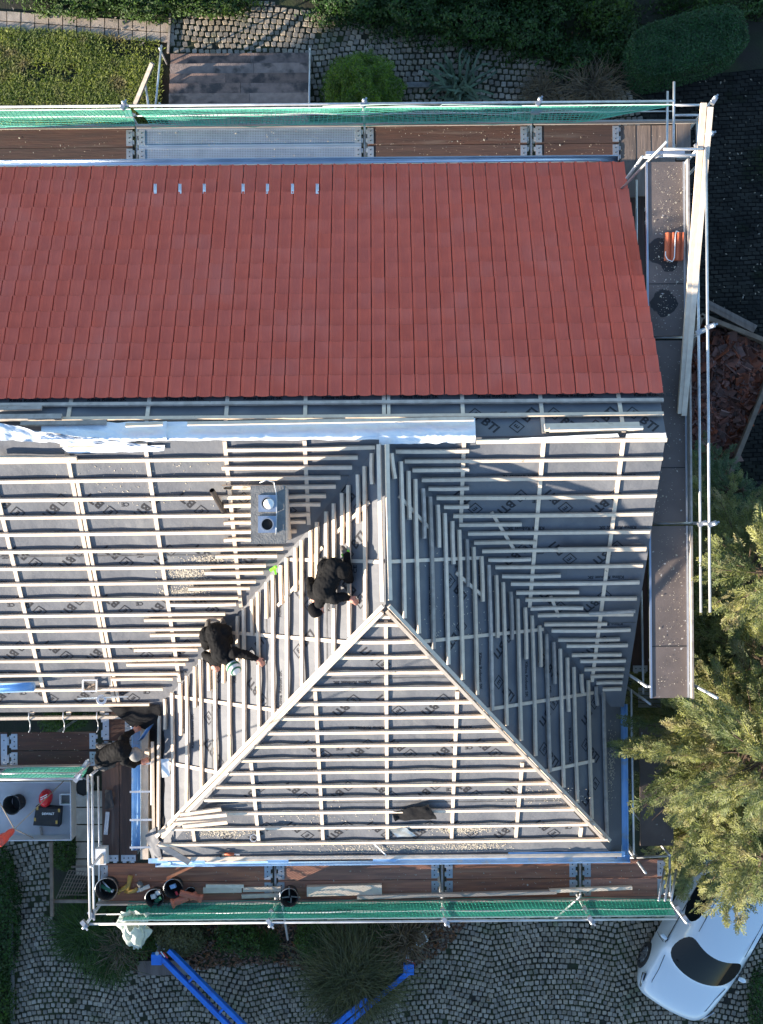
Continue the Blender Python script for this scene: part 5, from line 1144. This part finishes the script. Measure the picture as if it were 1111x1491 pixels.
def conifer(label, x, y, ztop, zlow, rmax, nb, seed, mat, rfun=None, tipz=None, lean=(0,0), dens=17, shape=.62, clip=None):
    e = empty('conifer_tree', (x,y,0), label, 'tree'); rr = random.Random(seed)
    tr_ = MB(); tr_.tube([(x,y,0),(x+lean[0]*.3,y+lean[1]*.3,ztop*.5),(x+lean[0],y+lean[1],ztop-.1)], .20, 9, r2=.03)
    lb = MB(); xf = [[] for _ in SPR]
    for b in range(nb):
        h = (b+rr.random())/nb; z = zlow + (ztop-zlow)*h; a = rr.uniform(0, 2*math.pi)
        r = rmax*(1-h)**shape*(.72+.38*rr.random())*(rfun(a,z) if rfun else 1)*(1+.34*noise.noise((math.cos(a)*1.7+seed, math.sin(a)*1.7, z*.7)))
        r = max(r, .15); d = Vector((math.cos(a), math.sin(a), 0)); o = Vector((x+lean[0]*h, y+lean[1]*h, z)); rise = rr.uniform(-.15,.40)
        while clip and r > .2 and clip(o + d*r): r *= .9
        pts = [o + d*(r*t) + Vector((0,0, r*(rise*t - .35*t*t))) for t in (0,.25,.5,.75,1)]
        lb.tube(pts, .018, 5, r2=.004, cap=False)
        ns = max(4, int(r*dens))
        for k in range(ns):
            t = min(.25 + .78*(k+rr.random())/ns, 1.0); i = min(int(t*4), 3); p = pts[i].lerp(pts[i+1], t*4-i) + Vector((rr.gauss(0,.05), rr.gauss(0,.05), rr.gauss(0,.05)))
            dirv = (pts[i+1]-pts[i]).normalized(); ang = rr.choice((-1,1))*rr.uniform(.1,1.15)*(1.1-t*.85); q = Matrix.Rotation(ang,3,'Z') @ dirv + Vector((0,0,rr.gauss(.12,.32))); q.normalize()
            if clip and clip(p): continue
            nrm = Vector((rr.gauss(0,.5), rr.gauss(0,.5), 1)); side = nrm.cross(q).normalized(); nrm = q.cross(side); sc = rr.uniform(.6,1.3)
            xf[rr.randrange(len(SPR))].append((p, q*sc, side*sc, nrm*sc))
    av = []; af = []; n = 0
    for (v_, f_), tx in zip(SPR, xf):
        if not tx: continue
        Pn = np.array([tuple(t[0]) for t in tx]); A = np.array([[tuple(t[1]),tuple(t[2]),tuple(t[3])] for t in tx])
        W = np.einsum('vk,nkc->nvc', v_, A) + Pn[:,None,:]; F = f_[None] + (np.arange(len(tx))*len(v_))[:,None,None] + n
        av.append(W.reshape(-1,3)); af.append(F.reshape(-1,4)); n += W.shape[0]*W.shape[1]
    av = np.concatenate(av) - np.array([x,y,0]); af = np.concatenate(af)
    me = bpy.data.meshes.new('crown'); me.vertices.add(len(av)); me.vertices.foreach_set('co', av.ravel()); me.loops.add(af.size); me.loops.foreach_set('vertex_index', af.ravel().astype(np.int32))
    me.polygons.add(len(af)); me.polygons.foreach_set('loop_start', np.arange(0, af.size, 4, dtype=np.int32)); me.update(calc_edges=True); me.materials.append(M[mat])
    co = bpy.data.objects.new('crown', me); col.objects.link(co); co.parent = e
    tr_.build('trunk', M['bark'], e, smooth=True); lb.build('limb', M['bark'], e)
    return e
CL = lambda p: p.x < 5.15 and (p.z < 6.9 or (p.y > -3.1 and p.z < 9.05)) or (p.x < 4.0)
conifer('large golden green conifer reaching over the wing gutter scaffold', 5.95, -3.85, 10.3, 2.4, 2.85, 310, 3, 'conifer', lambda a, z: 1.0+.30*max(0,math.cos(a-rad(165)))**2, dens=24, shape=.42, clip=CL)
conifer('golden conifer with long branch spread above the parked car', 6.2, -5.65, 9.0, 3.6, 1.75, 140, 5, 'conifer', lambda a, z: 1.0+.55*max(0,math.cos(a-rad(212)))**2, dens=24, shape=.5, clip=lambda p: p.x < 4.3 or (p.x < 5.2 and p.z < 6.9))
conifer('green conifer standing beside the gable scaffold rails', 6.0, -1.0, 11.0, 2.5, 2.0, 210, 8, 'conifer', None, dens=22, shape=.5, clip=lambda p: p.x < 5.15 and p.z < 9.4)
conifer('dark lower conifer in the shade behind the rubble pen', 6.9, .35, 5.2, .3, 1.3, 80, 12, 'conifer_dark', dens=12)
conifer('pale green conifer crowded between the two larger ones', 6.3, -2.45, 10.4, 2.5, 1.8, 170, 14, 'conifer', None, dens=20, shape=.5, clip=lambda p: p.x < 5.15 and p.z < 9.1)

# ------------------------------------------------------------------ unseen block added in the west to keep low sun off the ground
nb = empty('sun_blocker_block', (-29.5,-13.2,0), 'long unseen block added west of the house to shade the ground', 'sun blocker')
ca = Vector((SUN.x, SUN.y, 0)).normalized(); pr = Vector((-ca.y, ca.x, 0))            # pr: along the block
if pr.x < 0: pr = -pr
c0 = ca*34.0; q0, q1 = -10.9, 22.0; HB = 12.0
def blk(qa, qb, da, db, z0, z1, name, mat, parent):
    vs = [c0 + pr*q + ca*d_ for q, d_ in ((qa,da),(qb,da),(qb,db),(qa,db))]; a2 = sum((vs[i].x*vs[(i+1)%4].y-vs[(i+1)%4].x*vs[i].y) for i in range(4))
    if a2 < 0: vs.reverse()
    return MB().prism([(p.x,p.y) for p in vs], z0, z1).build(name, mat, parent)
blk(q0, q1, 0, 9, 0, HB-.25, 'wall', M['plaster'], nb); blk(q0, q1+.3, -.3, 9.3, HB-.25, HB, 'roof', M['concrete'], nb)
for fl in range(3):
    for k in range(9): w_ = blk(q0+1.5+k*3.5, q0+3.0+k*3.5, -.05, .02, 1.2+fl*3.0, 2.7+fl*3.0, 'window', M['glass'], nb); blk(q0+1.4+k*3.5, q0+3.1+k*3.5, -.12, .02, 1.08+fl*3.0, 1.18+fl*3.0, 'sill', M['concrete'], w_)

# ------------------------------------------------------------------ the car
def build_car(org, yaw, label):
    e = empty('parked_car', org, label, 'car')
    # stations front to rear; each six points (x, half width y, z) from sill to roof centre
    S = [
     [(.02,.46,.26),(.00,.52,.40),(.01,.50,.55),(.02,.40,.62),(.01,.22,.645),(.0,0,.65)],
     [(.10,.66,.20),(.07,.73,.44),(.08,.69,.62),(.09,.54,.70),(.07,.30,.725),(.06,0,.735)],
     [(.34,.82,.20),(.30,.865,.48),(.30,.82,.71),(.28,.64,.80),(.26,.36,.835),(.25,0,.845)],
     [(.75,.85,.20),(.75,.885,.52),(.75,.845,.80),(.72,.69,.89),(.68,.40,.925),(.66,0,.935)],
     [(1.15,.85,.20),(1.15,.885,.54),(1.12,.865,.86),(1.17,.80,.925),(.94,.46,.975),(.86,0,.985)],
     [(1.25,.85,.20),(1.25,.885,.55),(1.24,.87,.875),(1.24,.795,.96),(.985,.46,1.00),(.90,0,1.01)],
     [(1.85,.85,.20),(1.85,.89,.56),(1.80,.86,.92),(1.88,.645,1.355),(1.68,.37,1.41),(1.60,0,1.43)],
     [(2.00,.85,.20),(2.00,.89,.56),(1.95,.86,.925),(2.00,.635,1.385),(1.82,.37,1.43),(1.74,0,1.45)],
     [(2.60,.85,.20),(2.60,.89,.56),(2.60,.86,.935),(2.60,.63,1.405),(2.56,.37,1.455),(2.55,0,1.475)],
     [(3.15,.85,.20),(3.15,.885,.56),(3.15,.85,.945),(3.10,.61,1.375),(3.14,.34,1.43),(3.16,0,1.445)],
     [(3.32,.84,.22),(3.32,.88,.57),(3.32,.84,.95),(3.24,.60,1.35),(3.30,.33,1.405),(3.33,0,1.415)],
     [(3.78,.80,.26),(3.78,.85,.60),(3.78,.80,.95),(3.66,.60,1.03),(3.76,.34,1.06),(3.80,0,1.07)],
     [(3.88,.76,.28),(3.90,.81,.60),(3.88,.76,.92),(3.80,.58,.99),(3.88,.33,1.01),(3.91,0,1.02)],
     [(3.98,.62,.32),(4.02,.66,.56),(4.00,.62,.80),(3.97,.48,.86),(4.0,.26,.88),(4.02,0,.885)]]
    m = len(S); bm = bmesh.new(); V = {}
    for i, st in enumerate(S):
        for j, (x, y, z) in enumerate(st):
            V[i,j,1] = bm.verts.new((x, y, z)); V[i,j,-1] = V[i,j,1] if j == 5 else bm.verts.new((x, -y, z))
    lay = bm.faces.layers.int.new('reg')
    for i in range(m-1):
        for j in range(5):
            for s in (1,-1):
                q = [V[i,j,s], V[i+1,j,s], V[i+1,j+1,s], V[i,j+1,s]]
                if s == 1: q.reverse()
                f = bm.faces.new(q); r = 0
                if i == 5 and j >= 3: r = 1            # windscreen
                elif i in (7,8) and j == 2: r = 2 + (i-7)   # side windows
                elif i == 10 and j >= 3: r = 4         # rear window
                f[lay] = r
    for i, rv in ((0,False),(m-1,True)):
        ring = [V[i,j,1] for j in range(6)] + [V[i,j,-1] for j in range(4,-1,-1)]
        f = bm.faces.new(ring if rv else list(reversed(ring))); f[lay] = 0
    cl = bm.edges.layers.float.get('crease_edge') or bm.edges.layers.float.new('crease_edge')
    for ed in bm.edges:
        rs = {f[lay] for f in ed.link_faces}
        if len(rs) > 1: ed[cl] = 1.0
    me = bpy.data.meshes.new('car_cage'); bm.to_mesh(me); bm.free()
    me.attributes.new('x', 'INT', 'FACE') if False else None
    ob = bpy.data.objects.new('car_cage', me); col.objects.link(ob); sb = ob.modifiers.new('s', 'SUBSURF'); sb.levels = 2; sb.render_levels = 2
    dg = bpy.context.evaluated_depsgraph_get(); dg.update(); em = ob.evaluated_get(dg).to_mesh()
    reg = [a.value for a in em.attributes['reg'].data]; rot = Matrix.Rotation(yaw, 3, 'Z') * 1.07; org = Vector(org)
    vs = [org + rot @ v.co for v in em.vertices]; polys = [tuple(p.vertices) for p in em.polygons]
    left = [(em.vertices[p.vertices[0]].co.y + em.vertices[p.vertices[2]].co.y) > 0 for p in em.polygons]
    ob.evaluated_get(dg).to_mesh_clear(); bpy.data.objects.remove(ob)
    def sub(name, sel, mat, off=0.0):
        used = sorted({i for p in sel for i in p}); mp_ = {k: n for n, k in enumerate(used)}
        return MB().add([vs[i] for i in used], [tuple(mp_[i] for i in p) for p in sel]).build(name, mat, e, smooth=True)
    sub('body', [p for p, r in zip(polys, reg) if r == 0], M['carpaint'])
    sub('windscreen', [p for p, r in zip(polys, reg) if r == 1], M['carglass']); sub('rear_window', [p for p, r in zip(polys, reg) if r == 4], M['carglass'])
    for r_ in (2,3):
        for sd_ in (True,False): sub('side_window', [p for p, r, l in zip(polys, reg, left) if r == r_ and l == sd_], M['carglass'])
    Wp = lambda x, y, z: org + rot @ Vector((x,y,z))
    for x in (.74, 3.22):
        for s in (-1,1):
            c = Wp(x, s*.80, .31); ax = rot @ Vector((0,s,0)); w = empty('wheel', (0,0,0)); w.parent = e; w.location = c - org
            MB().lathe(c, [(.19,-.09),(.29,-.09),(.315,-.06),(.315,.07),(.29,.10),(.20,.10)], 26, ax=ax).build('tyre', M['rubber'], w, smooth=True)
            rm = MB().lathe(c, [(.20,.085),(.185,.09),(.18,.05),(.05,.07),(.0001,.085)], 20, ax=ax)
            for k in range(7): a_ = 2*math.pi*k/7; d_ = rot @ Vector((math.cos(a_),0,math.sin(a_))); rm.bar(c+ax*.085+d_*.03, c+ax*.095+d_*.185, .035, .02, ax)
            rm.build('rim', M['rim'], w)
    for s in (-1,1):
        q = [Wp(.20,s*.755,.60),Wp(.19,s*.70,.655),Wp(.52,s*.815,.775),Wp(.48,s*.862,.66)]
        hl = MB(); nrm = (q[1]-q[0]).cross(q[2]-q[0]).normalized(); nrm = nrm if nrm.z > 0 else -nrm
        hl.add([p+nrm*.012 for p in q], [(0,1,2,3) if s < 0 else (3,2,1,0)]); h_ = hl.build('headlight', M['black'], e)
        MB().tube([p+nrm*.03 for p in (q[0].lerp(q[1],.5), q[0].lerp(q[1],.4).lerp(q[2].lerp(q[3],.4),.5), q[2].lerp(q[3],.4))], .022, 6).build('lamp_strip', M['rim'], h_, smooth=True)
        mr = Wp(1.42, s*.945, .95); MB().lathe(mr, [(.0001,-.09),(.04,-.08),(.058,-.02),(.058,.04),(.04,.085),(.0001,.09)], 14, ax=rot @ Vector((.15,s,.05)), sx=.75, sy=1.0).build('mirror', M['carpaint'], e, smooth=True)
        bar('mirror_arm', Wp(1.38,s*.84,.93), Wp(1.42,s*.92,.95), .05, .03, M['black'], e)
        bar('wiper', Wp(1.13,s*.42+.10,1.055), Wp(1.10,s*.42-.32*s,1.06), .015, .012, M['black'], e)
        bar('roof_seam', Wp(1.95,s*.545,1.42), Wp(3.15,s*.545,1.405), .012, .008, M['black'], e)
    for s in (-1,1):
        MB().tube([Wp(x,s*y,z) for x,y,z in ((.20,.52,.725),(.45,.655,.822),(.75,.675,.882),(1.08,.735,.938))], .007, 5).build('bonnet_seam', M['black'], e)
        MB().tube([Wp(1.30,s*.872,.86),Wp(1.30,s*.890,.60),Wp(1.32,s*.888,.35)], .006, 5).build('door_seam', M['black'], e)
        MB().tube([Wp(1.32,s*.855,.93),Wp(2.2,s*.862,.945),Wp(3.2,s*.85,.955)], .010, 5).build('window_trim', M['black'], e)
    bar('grille', Wp(.035,-.32,.42), Wp(.035,.32,.42), .06, .12, M['black'], e)
    return e
wb = P(1007,1424,1.0); yaw = math.atan2(.868,.496)      # local +x points from bonnet to tail
org = Vector((wb.x,wb.y,0)) - Matrix.Rotation(yaw,3,'Z') @ Vector((1.00,0,0))
build_car(org, yaw, 'white hatchback parked on the cobbles under the golden conifer')

# ------------------------------------------------------------------ the roofers
def person(label, joints, segs, hat, hatmats, back, look, seed, trouser='trouser'):
    """one continuous body grown round a posed skeleton, then dressed by region"""
    J = {k: P(u, v, z) for k, (u, v, z) in joints.items()}
    bm = bmesh.new(); caps = []
    def ball(c, r, sc=(1,1,1), axis=None):
        mt = Matrix.Translation(c) @ (axis.to_matrix().to_4x4() if axis else Matrix.Identity(4)) @ Matrix.Diagonal((r*sc[0], r*sc[1], r*sc[2], 1))
        bmesh.ops.create_icosphere(bm, subdivisions=2, radius=1, matrix=mt)
    def cap(A, B, ra, rb, reg):
        caps.append((A, B, ra, rb, reg)); n = max(2, int((B-A).length/(min(ra,rb)*.45))+1)
        for i in range(n+1): t = i/n; ball(A.lerp(B, t), ra+(rb-ra)*t)
    for a, b, ra, rb, reg in segs: cap(J[a], J[b], ra, rb, reg)
    # head with nose, chin and ears
    hd = J['head']; lk = Vector(look).normalized(); upv = (hd - J['neck']).normalized(); sd_ = lk.cross(upv).normalized(); lk = upv.cross(sd_).normalized()
    ball(hd, .098); caps.append((hd, hd, .1, .1, 'skin')); ball(hd + upv*.02 - lk*.012, .100)
    cap(hd - upv*.055 + lk*.03, hd - upv*.085 + lk*.05, .062, .045, 'skin'); cap(hd + lk*.085 + upv*.01, hd + lk*.112 - upv*.018, .014, .018, 'skin')
    for s in (-1,1): cap(hd + sd_*(s*.098) + upv*.015, hd + sd_*(s*.102) - upv*.025, .016, .013, 'skin')
    # hands: palm, four unequal bent fingers, thumb from the side of the palm
    for s in ('L','R'):
        if 'hand'+s not in J: continue
        w, h = J['wrist'+s], J['hand'+s]; d = (h-w).normalized(); dn = Vector((0,0,-1)); side = d.cross(dn); side = side.normalized() if side.length > .1 else Vector((1,0,0)); dn = side.cross(d) * (1 if side.cross(d).z < 0 else -1)
        cap(w + d*.02, w + d*.085, .030, .034, 'skin'); cap(w+d*.04+side*.022, w+d*.085+side*.026, .020, .020, 'skin'); cap(w+d*.04-side*.022, w+d*.085-side*.026, .020, .020, 'skin')
        for k, (o, ln) in enumerate(((-.033,.070),(-.011,.082),(.011,.078),(.033,.062))):
            k0 = w + d*.10 + side*o; k1 = k0 + d*ln*.5 + dn*.012 + side*o*.25; k2 = k1 + d*ln*.28 + dn*.032
            cap(k0, k1, .0115, .0105, 'skin'); cap(k1, k2, .0105, .0095, 'skin')
        sg = 1 if s == 'L' else -1; t0 = w + d*.035 + side*(sg*.036); t1 = t0 + d*.035 + side*(sg*.030) + dn*.01; cap(t0, t1, .014, .012, 'skin'); cap(t1, t1 + d*.032 + dn*.012, .012, .010, 'skin')
    me = bpy.data.meshes.new('body_raw'); bm.to_mesh(me); bm.free(); ob = bpy.data.objects.new('body_raw', me); col.objects.link(ob)
    rm = ob.modifiers.new('r', 'REMESH'); rm.mode = 'VOXEL'; rm.voxel_size = .0105; sm = ob.modifiers.new('s', 'SMOOTH'); sm.factor = .5; sm.iterations = 3
    dg = bpy.context.evaluated_depsgraph_get(); dg.update(); em = ob.evaluated_get(dg).to_mesh()
    regs = ['cloth', trouser, 'skin', 'shoe', 'hatblack']; names = {'cloth':0, 'trouser':1, 'skin':2, 'shoe':3}
    pts = [v.co.copy() for v in em.vertices]; nr = [v.normal.copy() for v in em.vertices]
    def region(p):
        best = 9; r_ = 'cloth'
        for A, B, ra, rb, reg in caps:
            ab = B-A; L2 = ab.length_squared; t = 0 if L2 < 1e-9 else max(0, min(1, (p-A).dot(ab)/L2)); dd = (p-A-ab*t).length - (ra+(rb-ra)*t)
            if dd < best: best = dd; r_ = reg
        return r_
    vr = [region(p) for p in pts]
    out = []
    for p, n, r_ in zip(pts, nr, vr):
        k = 0
        if r_ in ('cloth','trouser'): k = .014*noise.noise(p*8+Vector((seed,0,0))) + .011*abs(noise.noise(Vector((p.x*20,p.y*12,p.z*14+seed)))) + .004
        out.append(p+n*k)
    fs = [tuple(q.vertices) for q in em.polygons]; ob.evaluated_get(dg).to_mesh_clear(); bpy.data.objects.remove(ob)
    base = min(out, key=lambda p: p.z); e = empty('person', (J['hip'].x, J['hip'].y, base.z), label, 'person')
    mb = MB(); mb.v = [tuple(p) for p in out]; mb.f = fs; mb.m = [names[vr[f[0]]] for f in fs]
    mb.build('body', [M[r_] for r_ in regs[:4]], e, smooth=True)
    # hat: stacked rings round the skull
    ax = (upv*.8 - lk*.55*back + Vector((0,0,.75*back))).normalized(); prof = [(.108,-.06),(.114,-.035),(.115,-.01),(.116,.015),(.115,.04),(.108,.065),(.094,.088),(.070,.106),(.038,.117),(.0001,.121)]
    hb = MB(); hb.lathe(hd - lk*.01, prof, 22, ax=ax)
    n = 22; hb.m = [hatmats[min(i//n, len(hatmats)-1)] for i in range(len(hb.f))]
    hb.build(hat, [M['hatblack'], M['hatgreen'], M['hatwhite'], M['hatgrey']], e, smooth=True)
    if hat == 'peaked_cap':
        pk = MB(); c = hd + upv*.02 + lk*.10
        pk.add([c+sd_*.085-lk*.02, c+sd_*.06+lk*.065-upv*.012, c-sd_*.06+lk*.065-upv*.012, c-sd_*.085-lk*.02, c+upv*.008+lk*.03], [(0,1,4),(1,2,4),(2,3,4),(3,0,4)]); pk.build('cap_peak', M['hatgrey'], e, smooth=True)
    return e
T = 'trouser'
SEG = [('hip','chest',.165,.175,'cloth'),('hipL','hipR',.125,.125,T),('hip','hip',.15,.15,T),('chest','neck',.155,.075,'cloth'),('shL','shR',.095,.095,'cloth'),('neck','head',.06,.055,'skin'),
       ('shL','elL',.080,.060,'cloth'),('elL','wristL',.058,.042,'cloth'),('shR','elR',.080,.060,'cloth'),('elR','wristR',.058,.042,'cloth'),
       ('hipL','knL',.105,.075,T),('knL','anL',.072,.052,T),('anL','toeL',.050,.042,'shoe'),('hipR','knR',.105,.075,T),('knR','anR',.072,.052,T),('anR','toeR',.050,.042,'shoe')]
zz = lambda u, v, zf, h: PP(u, v, zf, h).z
def ja(u, v, h, zf=zW): return (u, v, zz(u, v, zf, h))
person('person in black kneeling bent over the wing battens beside the ridge', {
    'hip': ja(487,828,.42),'hipL': ja(499,830,.38),'hipR': ja(474,826,.42),'chest': ja(472,857,.50),'neck': ja(465,878,.44),'head': ja(461,888,.38),
    'shL': ja(486,871,.40),'shR': ja(456,864,.46),'elL': ja(500,869,.24),'wristL': ja(507,871,.14),'handL': ja(513,874,.10),'elR': ja(451,846,.26),'wristR': ja(456,866,.14),'handR': ja(459,876,.10),
    'knL': ja(508,843,.13),'anL': ja(505,808,.14),'toeL': ja(499,798,.11),'knR': ja(466,846,.13),'anR': ja(468,824,.13),'toeR': ja(470,815,.11)}, SEG, 'beanie', [0], 1.0, (-.1,-.8,-.6), 1)
zV = lambda x, y: max(zW(x,y), zS(x,y))
jb_ = lambda u, v, h: ja(u, v, h, zV)
person('person in black with striped woollen hat crouching at the valley battens', {
    'hip': jb_(314,921,.45),'hipL': jb_(327,920,.42),'hipR': jb_(301,924,.42),'chest': jb_(323,950,.52),'neck': jb_(334,964,.46),'head': jb_(340,972,.42),
    'shL': jb_(341,950,.44),'shR': jb_(313,961,.44),'elL': jb_(362,954,.26),'wristL': jb_(373,959,.15),'handL': jb_(379,964,.10),'elR': jb_(298,953,.25),'wristR': jb_(309,966,.14),'handR': jb_(315,973,.10),
    'knL': jb_(333,932,.14),'anL': jb_(325,910,.14),'toeL': jb_(324,904,.10),'knR': jb_(300,940,.14),'anR': jb_(302,913,.14),'toeR': jb_(303,905,.10)}, SEG, 'beanie', [1,2,1,1,2,2,1,2,2,1], .45, (.25,-.75,-.6), 2)
person('person in dark jacket and grey cap leaning from the deck over gutter', {
    'hip': (152,1103,7.42),'hipL': (156,1095,7.40),'hipR': (150,1112,7.40),'chest': (176,1092,7.62),'neck': (189,1096,7.60),'head': (197,1098,7.58),
    'shL': (180,1078,7.56),'shR': (182,1107,7.56),'elL': (185,1070,7.36),'wristL': (193,1066,7.24),'handL': (200,1062,7.20),'elR': (195,1113,7.36),'wristR': (203,1110,7.24),'handR': (210,1108,7.22),
    'knL': (168,1090,6.90),'anL': (148,1088,6.80),'toeL': (142,1086,6.76),'knR': (163,1112,6.88),'anR': (145,1116,6.80),'toeR': (139,1118,6.76)}, SEG, 'peaked_cap', [3], 1.0, (.7,-.1,-.7), 3, 'trouser_g')
